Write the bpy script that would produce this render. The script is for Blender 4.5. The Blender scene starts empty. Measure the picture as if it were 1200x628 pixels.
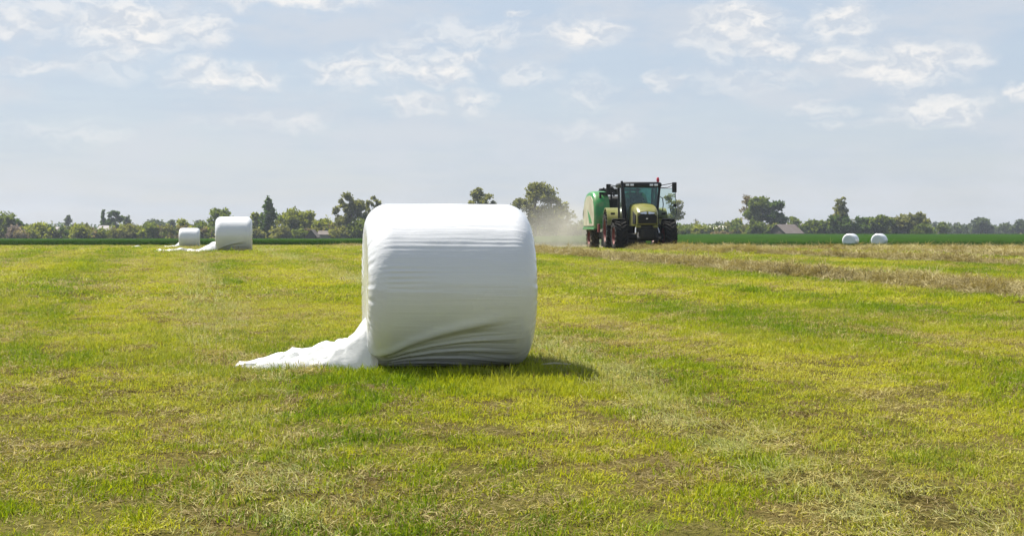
import bpy, bmesh, math, random
import numpy as np
from mathutils import Vector, Matrix

R = math.radians
SC = bpy.context.scene
COL = SC.collection
random.seed(7)
rng = np.random.default_rng(11)

# ------------------------------------------------------------------ camera, sky, sun, exposure
F = 1667.0                      # focal length in photo pixels (photo 1200 wide)
HZ = 268.0                      # horizon row in the photo
CAMZ = 1.5
cam_d = bpy.data.cameras.new('camera')
cam = bpy.data.objects.new('camera', cam_d)
COL.objects.link(cam)
cam.location = (0, 0, CAMZ)
cam.rotation_euler = (R(90), 0, 0)
cam_d.sensor_width = 36.0
cam_d.lens = 36.0 * F / 1200.0
cam_d.shift_y = -(314.0 - HZ) / 1200.0
cam_d.clip_start = 0.1
cam_d.clip_end = 9000
SC.camera = cam

SUN_DIR = Vector((-0.46, 0.42, 1.0)).normalized()        # towards the sun
SUN_EL = math.asin(SUN_DIR.z)
SUN_AZ = math.atan2(SUN_DIR.x, SUN_DIR.y)                 # from +Y towards +X
sun_d = bpy.data.lights.new('sun', 'SUN')
sun_d.energy = 5.0
sun_d.angle = R(0.53)
sun_d.color = (1.0, 0.955, 0.87)
sun = bpy.data.objects.new('sun', sun_d)
COL.objects.link(sun)
sun.location = (-40, 50, 90)
sun.rotation_euler = (-SUN_DIR).to_track_quat('-Z', 'Y').to_euler()

SC.view_settings.view_transform = 'Standard'
SC.view_settings.look = 'None'
SC.view_settings.exposure = 1.0
SC.view_settings.gamma = 1.0
SC.view_settings.use_curve_mapping = False
SC.render.engine = 'CYCLES'
SC.cycles.use_denoising = True
SC.cycles.denoising_prefilter = 'ACCURATE'
SC.cycles.max_bounces = 6
SC.cycles.diffuse_bounces = 3
SC.cycles.glossy_bounces = 3
SC.cycles.transmission_bounces = 4
SC.cycles.transparent_max_bounces = 24
SC.cycles.volume_bounces = 0
SC.cycles.volume_step_rate = 1.0
SC.cycles.sample_clamp_indirect = 6.0


class NT:
    """small helper to write node trees as expressions"""
    def __init__(s, tree):
        s.t = tree
    def n(s, typ, **kw):
        nd = s.t.nodes.new(typ)
        for k, v in kw.items():
            setattr(nd, k, v)
        return nd
    def link(s, a, b):
        s.t.links.new(a, b)
    def put(s, sock, v):
        if hasattr(v, 'is_output') or isinstance(v, bpy.types.NodeSocket):
            s.t.links.new(v, sock)
        elif v is not None:
            sock.default_value = v
    def math(s, op, a, b=None, c=None, clamp=False):
        nd = s.n('ShaderNodeMath', operation=op, use_clamp=clamp)
        s.put(nd.inputs[0], a)
        if b is not None: s.put(nd.inputs[1], b)
        if c is not None: s.put(nd.inputs[2], c)
        return nd.outputs[0]
    def mix(s, f, a, b, blend='MIX'):
        nd = s.n('ShaderNodeMix', data_type='RGBA', blend_type=blend)
        s.put(nd.inputs[0], f)
        s.put(nd.inputs[6], a if not isinstance(a, tuple) else (*a[:3], 1))
        s.put(nd.inputs[7], b if not isinstance(b, tuple) else (*b[:3], 1))
        return nd.outputs[2]
    def smooth(s, v, lo, hi, a=0.0, b=1.0):
        nd = s.n('ShaderNodeMapRange', interpolation_type='SMOOTHSTEP')
        s.put(nd.inputs[0], v); s.put(nd.inputs[1], lo); s.put(nd.inputs[2], hi)
        s.put(nd.inputs[3], a); s.put(nd.inputs[4], b)
        return nd.outputs[0]
    def noise(s, vec, scale=5, detail=4, rough=0.55, dist=0.0):
        nd = s.n('ShaderNodeTexNoise')
        if vec is not None: s.put(nd.inputs['Vector'], vec)
        s.put(nd.inputs['Scale'], scale); s.put(nd.inputs['Detail'], detail)
        s.put(nd.inputs['Roughness'], rough); s.put(nd.inputs['Distortion'], dist)
        return nd.outputs['Fac'], nd.outputs['Color']
    def mapping(s, vec, scale=(1, 1, 1), loc=(0, 0, 0), rot=(0, 0, 0)):
        nd = s.n('ShaderNodeMapping')
        s.put(nd.inputs[0], vec)
        nd.inputs['Location'].default_value = loc
        nd.inputs['Rotation'].default_value = rot
        nd.inputs['Scale'].default_value = scale
        return nd.outputs[0]
    def xyz(s, v):
        nd = s.n('ShaderNodeSeparateXYZ'); s.put(nd.inputs[0], v)
        return nd.outputs
    def comb(s, x, y, z):
        nd = s.n('ShaderNodeCombineXYZ')
        s.put(nd.inputs[0], x); s.put(nd.inputs[1], y); s.put(nd.inputs[2], z)
        return nd.outputs[0]


# ---- world: Nishita sky with thin veil and cumulus
world = bpy.data.worlds.new('World')
SC.world = world
world.use_nodes = True
wt = world.node_tree
wt.nodes.clear()
w = NT(wt)
sky = w.n('ShaderNodeTexSky', sky_type='NISHITA')
sky.sun_disc = False
sky.sun_elevation = SUN_EL
sky.sun_rotation = SUN_AZ
sky.altitude = 50
sky.air_density = 1.0
sky.dust_density = 1.2
sky.ozone_density = 1.5
tc = w.n('ShaderNodeTexCoord')
d = w.xyz(tc.outputs['Generated'])
az = w.math('MULTIPLY', w.math('ARCTAN2', d[0], d[1]), 57.2958)
el = w.math('MULTIPLY', w.math('ARCSINE', d[2]), 57.2958)
# warped coordinates in degrees
pv = w.comb(az, w.math('MULTIPLY', el, 1.7), 0.0)
wf, wc = w.noise(pv, 0.6, 5, 0.55)
wx = w.xyz(wc)
az1 = w.math('ADD', az, w.math('MULTIPLY', w.math('SUBTRACT', wx[0], 0.5), 2.6))
el1 = w.math('ADD', el, w.math('MULTIPLY', w.math('SUBTRACT', wx[1], 0.5), 1.5))
# individual cumulus heads: photo px x, y, radius x, radius y, strength
heads = [(60, 12, 80, 18, .55), (15, 42, 30, 15, .65), (150, 40, 55, 28, .9), (238, 42, 30, 16, .75), (130, 75, 40, 20, .4),
         (30, 90, 50, 6, .5), (240, 92, 32, 16, .9), (300, 96, 30, 12, .85), (330, 2, 80, 9, 1.0), (405, 84, 34, 16, .85),
         (470, 76, 30, 20, .75), (515, 88, 34, 12, .9), (535, 70, 30, 12, .7), (550, 42, 70, 12, .5), (598, 18, 14, 6, .6), (555, 120, 18, 12, .6),
         (480, 122, 30, 9, .6), (680, 38, 40, 15, .9), (615, 92, 30, 12, .55), (690, 108, 26, 18, .4),
         (865, 30, 48, 20, .9), (985, 30, 34, 20, .85), (905, 62, 26, 11, .8), (835, 60, 30, 16, .55), (975, 70, 28, 11, .8), (1060, 84, 62, 20, .9),
         (1130, 80, 30, 12, .6), (1100, 134, 48, 15, .75), (1195, 118, 16, 8, .8), (780, 98, 20, 8, .7), (965, 130, 34, 8, .45), (1005, 148, 40, 5, .4),
         (880, 95, 70, 14, .35), (355, 145, 20, 8, .45), (80, 160, 60, 10, .3), (700, 152, 50, 8, .3), (300, 145, 70, 6, .25)]
mask = None
P1 = w.comb(az1, el1, 0.0)
for (hx, hy, rx, ry, st) in heads:
    a0 = math.degrees(math.atan((hx - 600) / F)); e0 = math.degrees(math.atan((HZ - hy) / F))
    ra = rx / F * 57.3 * 1.45; re = ry / F * 57.3 * 1.5
    vm = w.n('ShaderNodeVectorMath', operation='MULTIPLY_ADD')
    w.link(P1, vm.inputs[0]); vm.inputs[1].default_value = (1 / ra, 1 / re, 0); vm.inputs[2].default_value = (-a0 / ra, -e0 / re, 0)
    ln = w.n('ShaderNodeVectorMath', operation='LENGTH'); w.link(vm.outputs[0], ln.inputs[0])
    m = w.smooth(ln.outputs['Value'], 1.2, 0.3, 0.0, min(1.0, st * 1.15))
    mask = m if mask is None else w.math('MAXIMUM', mask, m)
# the same kind of cloud all round and above, outside the named heads
g1, _ = w.noise(w.comb(w.math('MULTIPLY', az, 0.07), w.math('MULTIPLY', el, 0.17), 3.0), 1.6, 7, 0.58)
gm = w.smooth(g1, 0.58, 0.76, 0.0, 0.6)
inframe = w.math('MULTIPLY', w.smooth(w.math('ABSOLUTE', az), 19.0, 26.0, 1.0, 0.0), w.smooth(el, 9.0, 13.0, 1.0, 0.0))
mask = w.math('MAXIMUM', mask, w.math('MULTIPLY', gm, w.smooth(inframe, 0.0, 1.0, 1.0, 0.25)))
# fine break-up inside the heads
f1, _ = w.noise(w.comb(az, w.math('MULTIPLY', el, 1.5), 7.0), 1.1, 4, 0.55)
mask = w.math('MULTIPLY', mask, w.smooth(f1, 0.3, 0.6, 0.65, 1.0), clamp=True)
# grey-blue streaks of flat cloud
s1, _ = w.noise(w.comb(w.math('MULTIPLY', az, 0.10), w.math('MULTIPLY', el, 0.75), 1.0), 1.5, 5, 0.55)
veil = w.smooth(s1, 0.32, 0.68, 0.0, 1.0)
low = w.smooth(el, 0.0, 7.0, 1.0, 0.0)
SKY_K = 1.0
veil_col = w.mix(low, (3.95, 4.5, 5.25), (4.5, 4.75, 5.15))
base = w.mix(w.smooth(el, 9.0, 28.0, 0.78, 0.10), sky.outputs[0], veil_col)
base = w.mix(w.math('MULTIPLY', veil, 0.30), base, (3.5, 4.2, 5.2))
bk, _ = w.noise(w.comb(w.math('MULTIPLY', az, 0.16), w.math('MULTIPLY', el, 0.42), 5.0), 1.0, 5, 0.6)
base = w.mix(w.smooth(bk, 0.42, 0.66, 0.0, 0.6), base, (4.75, 5.0, 5.4))
f2, _ = w.noise(w.comb(az1, w.math('MULTIPLY', w.math('ADD', el1, 0.28), 1.5), 7.0), 1.1, 4, 0.55)
f3, _ = w.noise(w.comb(az1, w.math('MULTIPLY', el1, 1.5), 7.0), 1.1, 4, 0.55)
shade = w.mix(w.smooth(w.math('SUBTRACT', f3, f2), -0.15, 0.15), (4.7, 5.0, 5.45), (6.9, 6.7, 6.45))
skyc = w.mix(w.math('MULTIPLY', mask, 0.85), base, shade)
bg = w.n('ShaderNodeBackground')
w.link(skyc, bg.inputs[0])
bg.inputs[1].default_value = 0.071
world.cycles.sampling_method = 'MANUAL'
world.cycles.sample_map_resolution = 512
wo = w.n('ShaderNodeOutputWorld')
w.link(bg.outputs[0], wo.inputs[0])

# ------------------------------------------------------------------ numeric helpers
def vnoise(x, y, seed=0):
    x = np.asarray(x, float); y = np.asarray(y, float)
    xi = np.floor(x).astype(np.int64); yi = np.floor(y).astype(np.int64)
    fx = x - xi; fy = y - yi
    fx = fx * fx * (3 - 2 * fx); fy = fy * fy * (3 - 2 * fy)
    def h(a, b):
        n = (a * 374761393 + b * 668265263 + seed * 974634533) & 0xFFFFFFFF
        n = ((n ^ (n >> 13)) * 1274126177) & 0xFFFFFFFF
        n = n ^ (n >> 16)
        return (n & 0xFFFF) / 65535.0
    a = h(xi, yi); b = h(xi + 1, yi); c = h(xi, yi + 1); e = h(xi + 1, yi + 1)
    return (a * (1 - fx) + b * fx) * (1 - fy) + (c * (1 - fx) + e * fx) * fy

def lnoise(x, y, seed=0):
    """value noise on triangles, linear inside each: facets with sharp creases"""
    x = np.asarray(x, float); y = np.asarray(y, float)
    xi = np.floor(x); yi = np.floor(y); fx = x - xi; fy = y - yi
    h = lambda a, b: vnoise(a, b, seed)
    a = h(xi, yi); b = h(xi + 1, yi); c = h(xi, yi + 1); e = h(xi + 1, yi + 1)
    lo = a + (b - a) * fx + (e - b) * fy
    hi = a + (c - a) * fy + (e - c) * fx
    return np.where(fx > fy, lo, hi)

def fbm(x, y, seed=0, octv=4, gain=0.5):
    s = 0; amp = 1; tot = 0
    for o in range(octv):
        s = s + amp * vnoise(x * 2 ** o, y * 2 ** o, seed + o * 17); tot += amp; amp *= gain
    return s / tot

def sstep(v, lo, hi):
    t = np.clip((np.asarray(v, float) - lo) / (hi - lo), 0, 1)
    return t * t * (3 - 2 * t)

ROWX, ROWY = 0.974, 0.227            # unit vector across the windrows: u = x*ROWX + y*ROWY
def rowu(x, y): return x * ROWX + y * ROWY

_yk = np.array([-60, 0, 5, 11.2, 22, 36, 51, 62, 78, 92, 115, 134, 160, 200, 250, 320, 380, 430, 500, 4000.])
_zl = np.array([0, 0, .20, .45, .55, .62, .66, .58, .38, .27, .06, .0, -.15, -.4, -.65, -1.0, -1.3, -1.6, -1.8, -1.8])
_zr = np.array([0, 0, .20, .43, .49, .56, .60, .57, .28, .02, -.16, -.27, -.29, -.27, -.22, -.16, -.12, -1.0, -1.4, -1.8])
def zt(x, y):
    x = np.asarray(x, float); y = np.asarray(y, float)
    # smooth the key curve a little by averaging three taps
    def ev(k):
        w_ = 0.06 * np.abs(y) + 1.0
        return (np.interp(y - w_, _yk, k) + 2 * np.interp(y, _yk, k) + np.interp(y + w_, _yk, k)) / 4
    a = x / (np.abs(y) + 12.0)
    t = sstep(a, -0.14, 0.12)
    z = ev(_zl) * (1 - t) + ev(_zr) * t
    near = sstep(y, 120, 40)
    z = z + near * (0.05 * (fbm(x * 0.55 + 50, y * 0.55, 3, 3) - 0.5))
    u = rowu(x, y)
    for c in (0.55, 3.25):           # wheel tracks pressed into the sward
        z = z - 0.035 * np.exp(-((u - c) / 0.28) ** 2) * near
    return z
def gz(x, y): return float(zt(np.array([x]), np.array([y]))[0])
def atpx(px, py, dist):
    return Vector(((px - 600) / F * dist, dist, CAMZ - (py - HZ) / F * dist))

# ------------------------------------------------------------------ object helpers
def tag(o, label=None, cat=None, group=None, kind=None):
    if label: o['label'] = label
    if cat: o['category'] = cat
    if group: o['group'] = group
    if kind: o['kind'] = kind
    return o
def empty(name, loc, rz=0.0):
    o = bpy.data.objects.new(name, None)
    COL.objects.link(o)
    o.location = loc; o.rotation_euler = (0, 0, rz)
    o.empty_display_size = 0.3
    return o
def mesh_np(name, V, Fc, smooth=False):
    me = bpy.data.meshes.new(name)
    V = np.asarray(V, np.float32)
    if isinstance(Fc, np.ndarray):
        n, k = Fc.shape
        me.vertices.add(len(V)); me.vertices.foreach_set('co', V.ravel())
        me.loops.add(n * k); me.loops.foreach_set('vertex_index', Fc.astype(np.int32).ravel())
        me.polygons.add(n); me.polygons.foreach_set('loop_start', np.arange(0, n * k, k, dtype=np.int32))
        me.update(calc_edges=True)
    else:
        me.from_pydata([tuple(v) for v in V], [], Fc)
    me.validate()
    if smooth:
        me.polygons.foreach_set('use_smooth', np.ones(len(me.polygons), bool))
    me.update()
    return me
def link(name, me, mat=None, parent=None, loc=None):
    o = bpy.data.objects.new(name, me)
    if mat and not me.materials: me.materials.append(mat)
    COL.objects.link(o)
    if parent: o.parent = parent
    if loc is not None: o.location = loc
    return o

class MB:
    def __init__(s): s.v = []; s.f = []
    def add(s, V, Fc, M=None):
        b = len(s.v)
        for p in V:
            p = Vector(p)
            s.v.append(M @ p if M else p)
        s.f += [tuple(i + b for i in f) for f in Fc]
        return s
    def box(s, x0, x1, y0, y1, z0, z1, M=None, taper=None):
        V = [(x0, y0, z0), (x1, y0, z0), (x1, y1, z0), (x0, y1, z0), (x0, y0, z1), (x1, y0, z1), (x1, y1, z1), (x0, y1, z1)]
        if taper:
            cx, cy = (x0 + x1) / 2, (y0 + y1) / 2
            V = V[:4] + [((p[0] - cx) * taper[0] + cx, (p[1] - cy) * taper[1] + cy, p[2]) for p in V[4:]]
        return s.add(V, [(3, 2, 1, 0), (4, 5, 6, 7), (0, 1, 5, 4), (1, 2, 6, 5), (2, 3, 7, 6), (3, 0, 4, 7)], M)
    def tube(s, pts, r, n=8, cap=True):
        pts = [Vector(p) for p in pts]
        rs = r if isinstance(r, (list, tuple)) else [r] * len(pts)
        V = []; Fc = []
        up = Vector((0.31, 0.2, 0.93))
        for i, p in enumerate(pts):
            t = (pts[min(i + 1, len(pts) - 1)] - pts[max(i - 1, 0)]).normalized()
            a = t.cross(up)
            if a.length < 1e-3: a = t.cross(Vector((1, 0, 0)))
            a.normalize(); b = t.cross(a)
            for k in range(n):
                q = 2 * math.pi * k / n
                V.append(p + a * math.cos(q) * rs[i] + b * math.sin(q) * rs[i])
        for i in range(len(pts) - 1):
            for k in range(n):
                k2 = (k + 1) % n
                Fc.append((i * n + k, i * n + k2, (i + 1) * n + k2, (i + 1) * n + k))
        if cap:
            Fc.append(tuple(range(n))[::-1]); Fc.append(tuple((len(pts) - 1) * n + k for k in range(n)))
        return s.add(V, Fc)
    def lathe(s, prof, n=32, M=None, axis='X'):
        V = []; Fc = []
        for (a, r) in prof:
            for k in range(n):
                q = 2 * math.pi * k / n
                V.append((a, r * math.cos(q), r * math.sin(q)) if axis == 'X' else (r * math.cos(q), r * math.sin(q), a))
        for i in range(len(prof) - 1):
            for k in range(n):
                k2 = (k + 1) % n
                Fc.append((i * n + k, i * n + k2, (i + 1) * n + k2, (i + 1) * n + k))
        return s.add(V, Fc, M)
    def loft(s, rings, cap=True, closed=True):
        n = len(rings[0]); V = [p for r in rings for p in r]; Fc = []
        for i in range(len(rings) - 1):
            for k in range(n if closed else n - 1):
                k2 = (k + 1) % n
                Fc.append((i * n + k, i * n + k2, (i + 1) * n + k2, (i + 1) * n + k))
        if cap:
            Fc.append(tuple(range(n))[::-1]); Fc.append(tuple((len(rings) - 1) * n + k for k in range(n)))
        return s.add(V, Fc)
    def prism(s, prof, x0, x1):
        """profile in (y, z) pushed along x"""
        return s.loft([[(x0, y, z) for y, z in prof], [(x1, y, z) for y, z in prof]])
    def build(s, name, mat, parent=None, smooth=False, bevel=0.0, loc=None):
        me = bpy.data.meshes.new(name)
        me.from_pydata([tuple(v) for v in s.v], [], s.f)
        bm = bmesh.new(); bm.from_mesh(me)
        bmesh.ops.recalc_face_normals(bm, faces=bm.faces)
        if bevel:
            ed = [e for e in bm.edges if e.is_manifold and e.calc_face_angle(0) > 0.5]
            bmesh.ops.bevel(bm, geom=ed, offset=bevel, segments=2, affect='EDGES', profile=0.6)
        bm.to_mesh(me); bm.free()
        if smooth:
            me.polygons.foreach_set('use_smooth', np.ones(len(me.polygons), bool))
            try: me.set_sharp_from_angle(angle=R(40))
            except Exception: pass
        return link(name, me, mat, parent, loc)

# ------------------------------------------------------------------ materials
MATS = {}
def mat_new(name):
    m = bpy.data.materials.new(name); m.use_nodes = True
    m.node_tree.nodes.clear()
    MATS[name] = m
    return m, NT(m.node_tree)
def principled(t, col, rough=0.5, metal=0.0, spec=0.5, **kw):
    p = t.n('ShaderNodeBsdfPrincipled')
    t.put(p.inputs['Base Color'], col if not isinstance(col, tuple) else (*col[:3], 1))
    t.put(p.inputs['Roughness'], rough); t.put(p.inputs['Metallic'], metal)
    t.put(p.inputs['Specular IOR Level'], spec)
    for k, v in kw.items():
        t.put(p.inputs[k], v)
    return p
def out(t, sh):
    o = t.n('ShaderNodeOutputMaterial'); t.link(sh, o.inputs[0]); return o
def simple(name, col, rough=0.5, metal=0.0, var=0.12, scale=6.0, spec=0.5, dirt=None, dirt_amt=0.4, bump=0.0):
    m, t = mat_new(name)
    tc = t.n('ShaderNodeTexCoord')
    f, c = t.noise(tc.outputs['Object'], scale, 5, 0.6)
    c0 = tuple(v * (1 - var) for v in col); c1 = tuple(min(1, v * (1 + var)) for v in col)
    cc = t.mix(f, c0, c1)
    if dirt:
        f2, _ = t.noise(tc.outputs['Object'], scale * 0.6, 6, 0.65)
        cc = t.mix(t.smooth(f2, 0.4, 0.65, 0.0, dirt_amt), cc, dirt)
    p = principled(t, cc, t.smooth(f, 0.2, 0.8, rough * 0.85, min(1, rough * 1.15)), metal, spec)
    if bump:
        b = t.n('ShaderNodeBump'); b.inputs['Strength'].default_value = bump; b.inputs['Distance'].default_value = 0.02
        t.link(f, b.inputs['Height']); t.link(b.outputs[0], p.inputs['Normal'])
    out(t, p.outputs[0])
    return m

DUSTC = (0.33, 0.27, 0.17)
simple('lime_paint', (0.155, 0.16, 0.022), 0.36, dirt=(0.26, 0.22, 0.11), dirt_amt=0.5)
simple('green_paint', (0.025, 0.22, 0.05), 0.34, dirt=(0.20, 0.22, 0.10), dirt_amt=0.45)
simple('cream_paint', (0.46, 0.44, 0.32), 0.55, dirt=(0.27, 0.23, 0.14), dirt_amt=0.6, scale=2.5)
simple('black_paint', (0.009, 0.009, 0.010), 0.5, dirt=(0.03, 0.026, 0.02), dirt_amt=0.3, spec=0.3)
simple('dark_steel', (0.014, 0.014, 0.014), 0.6, 0.2, dirt=(0.05, 0.042, 0.03), dirt_amt=0.4, spec=0.3)
simple('red_paint', (0.16, 0.022, 0.018), 0.6, dirt=(0.20, 0.11, 0.08), dirt_amt=0.55)
simple('rubber', (0.013, 0.013, 0.013), 0.85, dirt=(0.05, 0.043, 0.032), dirt_amt=0.5, spec=0.2)
simple('dusty_rubber', (0.06, 0.05, 0.035), 0.9, dirt=(0.20, 0.16, 0.10), dirt_amt=0.8, spec=0.2)
simple('silver', (0.6, 0.6, 0.6), 0.25, 0.8)
simple('lamp_lens', (0.75, 0.78, 0.85), 0.12, 0.3)
simple('beacon_red', (0.55, 0.03, 0.05), 0.3)
simple('seat_cloth', (0.02, 0.022, 0.03), 0.9)
simple('plaster_white', (0.80, 0.76, 0.70), 0.85, dirt=(0.6, 0.5, 0.4), dirt_amt=0.3, scale=0.6)
simple('plaster_cream', (0.70, 0.58, 0.44), 0.85, scale=0.6)
simple('plaster_grey', (0.35, 0.31, 0.28), 0.9, scale=0.6)
simple('roof_slate', (0.085, 0.066, 0.056), 0.85, scale=1.5, var=0.25, dirt=(0.12, 0.1, 0.09), dirt_amt=0.5)
simple('roof_pale', (0.26, 0.235, 0.23), 0.85, scale=1.5, var=0.2)
simple('sheet_white', (0.74, 0.68, 0.62), 0.6, scale=0.4, var=0.1, dirt=(0.5, 0.4, 0.32), dirt_amt=0.35)
simple('roof_brown', (0.16, 0.085, 0.06), 0.85, scale=1.5, var=0.2)
simple('window_dark', (0.03, 0.035, 0.04), 0.15)
simple('wood_dark', (0.07, 0.055, 0.045), 0.9, scale=3)
simple('bark', (0.085, 0.065, 0.05), 0.95, scale=4, var=0.3)
simple('overalls', (0.02, 0.03, 0.07), 0.9)
simple('skin', (0.45, 0.26, 0.18), 0.6)
simple('hair_dark', (0.02, 0.014, 0.01), 0.8)
simple('ground_stick', (0.5, 0.45, 0.32), 0.8)

# cab glass: green tinted, thin
m, t = mat_new('cab_glass')
tr = t.n('ShaderNodeBsdfTransparent'); tr.inputs[0].default_value = (0.42, 0.64, 0.61, 1)
gl = t.n('ShaderNodeBsdfGlossy'); gl.inputs[0].default_value = (0.9, 1, 1, 1); gl.inputs['Roughness'].default_value = 0.03
fr = t.n('ShaderNodeFresnel'); fr.inputs[0].default_value = 1.5
mx = t.n('ShaderNodeMixShader'); t.link(t.math('ADD', fr.outputs[0], 0.02), mx.inputs[0]); t.link(tr.outputs[0], mx.inputs[1]); t.link(gl.outputs[0], mx.inputs[2])
out(t, mx.outputs[0])

def clear_glass():
    m, t = mat_new('door_glass')
    tr = t.n('ShaderNodeBsdfTransparent'); tr.inputs[0].default_value = (0.86, 0.93, 0.92, 1)
    gl = t.n('ShaderNodeBsdfGlossy'); gl.inputs['Roughness'].default_value = 0.03
    fr = t.n('ShaderNodeFresnel'); fr.inputs[0].default_value = 1.45
    mx = t.n('ShaderNodeMixShader'); t.link(fr.outputs[0], mx.inputs[0]); t.link(tr.outputs[0], mx.inputs[1]); t.link(gl.outputs[0], mx.inputs[2])
    out(t, mx.outputs[0])
clear_glass()
# bale film
def film_mat(name, axis_lines=True):
    m, t = mat_new(name)
    tc = t.n('ShaderNodeTexCoord')
    ob = tc.outputs['Object']
    f0, _ = t.noise(ob, 1.8, 4, 0.5)
    fa, _ = t.noise(t.mapping(ob, (1.3, 26, 26)), 1.0, 5, 0.6, 0.3)      # tension lines along the bale
    fb, _ = t.noise(t.mapping(ob, (0.5, 70, 70)), 1.0, 3, 0.5)
    fc, _ = t.noise(ob, 9, 5, 0.6)
    col = t.mix(f0, (0.68, 0.69, 0.70), (0.77, 0.77, 0.77)) if axis_lines else t.mix(f0, (0.84, 0.84, 0.84), (0.90, 0.90, 0.90))
    p = principled(t, col, t.smooth(f0, 0.3, 0.7, 0.16, 0.28), 0.0, 0.6)
    p.inputs['Coat Weight'].default_value = 0.55
    p.inputs['Coat Roughness'].default_value = 0.07
    h = t.math('ADD', t.math('MULTIPLY', fa, 0.9 if axis_lines else 0.25), t.math('ADD', t.math('MULTIPLY', fb, 0.25), t.math('MULTIPLY', fc, 0.55 if axis_lines else 1.0)))
    b = t.n('ShaderNodeBump'); b.inputs['Strength'].default_value = 0.30 if axis_lines else 0.6; b.inputs['Distance'].default_value = 0.012
    t.link(h, b.inputs['Height']); t.link(b.outputs[0], p.inputs['Normal']); t.link(b.outputs[0], p.inputs['Coat Normal'])
    tl = t.n('ShaderNodeBsdfTranslucent'); tl.inputs[0].default_value = (0.85, 0.86, 0.84, 1)
    mx = t.n('ShaderNodeMixShader'); mx.inputs[0].default_value = 0.0 if axis_lines else 0.35
    t.link(p.outputs[0], mx.inputs[1]); t.link(tl.outputs[0], mx.inputs[2])
    out(t, mx.outputs[0])
    return m
film_mat('bale_film'); film_mat('loose_film', False)

def leafmat(name, c_dark, c_light, trans=0.55, rough=0.6, rnd=0.25):
    """foliage: per-leaf tint stored on the mesh, per-object drift"""
    m, t = mat_new(name)
    at = t.n('ShaderNodeAttribute', attribute_name='tint')
    oi = t.n('ShaderNodeObjectInfo')
    f = t.math('ADD', t.math('MULTIPLY', at.outputs['Fac'], 1.0 - rnd), t.math('MULTIPLY', oi.outputs['Random'], rnd), clamp=True)
    c = t.mix(f, c_dark, c_light)
    p = principled(t, c, rough, 0.0, 0.15)
    tl = t.n('ShaderNodeBsdfTranslucent'); t.link(t.mix(1.0, c, (1.25, 1.15, 0.6), 'MULTIPLY'), tl.inputs[0])
    mx = t.n('ShaderNodeMixShader'); mx.inputs[0].default_value = trans
    t.link(p.outputs[0], mx.inputs[1]); t.link(tl.outputs[0], mx.inputs[2])
    out(t, mx.outputs[0])
    return m
leafmat('leaf_dark', (0.03, 0.06, 0.014), (0.085, 0.145, 0.028))
leafmat('leaf_mid', (0.07, 0.105, 0.016), (0.17, 0.225, 0.032))
leafmat('leaf_light', (0.12, 0.15, 0.016), (0.27, 0.31, 0.035))
leafmat('leaf_grey', (0.10, 0.115, 0.035), (0.22, 0.235, 0.08))
leafmat('leaf_twig', (0.12, 0.10, 0.06), (0.23, 0.20, 0.13))
leafmat('leaf_lilac', (0.15, 0.125, 0.13), (0.31, 0.26, 0.30))
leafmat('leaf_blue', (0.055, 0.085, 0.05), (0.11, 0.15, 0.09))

# grass: blade tint on the mesh, drift of the sward over the ground in world space
def sward_drift(t):
    """0..1 dryness, 0..1 yellow drift at a world position (shared by soil and blades)"""
    g = t.n('ShaderNodeNewGeometry')
    p = g.outputs['Position']
    x, y, z = t.xyz(p)
    u = t.math('ADD', t.math('MULTIPLY', x, ROWX), t.math('MULTIPLY', y, ROWY))
    v = t.math('SUBTRACT', t.math('MULTIPLY', y, ROWX), t.math('MULTIPLY', x, ROWY))
    uv = t.comb(t.math('MULTIPLY', u, 0.9), t.math('MULTIPLY', v, 0.22), 0.0)
    n1, _ = t.noise(uv, 1.0, 3, 0.6)
    n2, _ = t.noise(p, 0.45, 2, 0.6)
    n3, _ = t.noise(p, 3.2, 2, 0.6)
    return n1, n2, n3, u, v
def grassmat(name, c_dark, c_light, c_yel, c_dry, trans=0.36):
    m, t = mat_new(name)
    at = t.n('ShaderNodeAttribute', attribute_name='tint')
    dr = t.n('ShaderNodeAttribute', attribute_name='drift'); dr.attribute_type = 'INSTANCER'
    yel, dry, bri = t.xyz(dr.outputs['Vector'])
    c = t.mix(at.outputs['Fac'], c_dark, c_light)
    c = t.mix(t.math('MULTIPLY', yel, t.smooth(at.outputs['Fac'], 0.0, 0.7, 0.35, 1.0)), c, c_yel)
    c = t.mix(t.math('MULTIPLY', dry, t.smooth(at.outputs['Fac'], 0.0, 0.6, 0.5, 1.0)), c, c_dry)
    p = principled(t, c, 0.65, 0.0, 0.0 if name == 'crop_leaf' else 0.14)
    tl = t.n('ShaderNodeBsdfTranslucent'); t.link(t.mix(1.0, c, (1.2, 1.15, 0.55), 'MULTIPLY'), tl.inputs[0])
    mx = t.n('ShaderNodeMixShader'); mx.inputs[0].default_value = trans
    t.link(p.outputs[0], mx.inputs[1]); t.link(tl.outputs[0], mx.inputs[2])
    out(t, mx.outputs[0])
    return m
grassmat('grass_lush', (0.05, 0.12, 0.004), (0.29, 0.385, 0.014), (0.39, 0.42, 0.016), (0.42, 0.39, 0.08))
grassmat('grass_yellow', (0.10, 0.14, 0.005), (0.45, 0.48, 0.028), (0.51, 0.50, 0.034), (0.52, 0.47, 0.13))
grassmat('grass_dry', (0.15, 0.11, 0.035), (0.58, 0.50, 0.21), (0.46, 0.42, 0.11), (0.44, 0.36, 0.15), 0.3)
grassmat('grass_laid', (0.13, 0.16, 0.03), (0.50, 0.49, 0.21), (0.36, 0.38, 0.10), (0.42, 0.37, 0.15), 0.3)
grassmat('thatch', (0.09, 0.06, 0.024), (0.42, 0.33, 0.15), (0.22, 0.18, 0.06), (0.24, 0.17, 0.08), 0.2)
grassmat('hay', (0.08, 0.06, 0.025), (0.54, 0.46, 0.23), (0.39, 0.34, 0.14), (0.36, 0.30, 0.14), 0.2)
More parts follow.
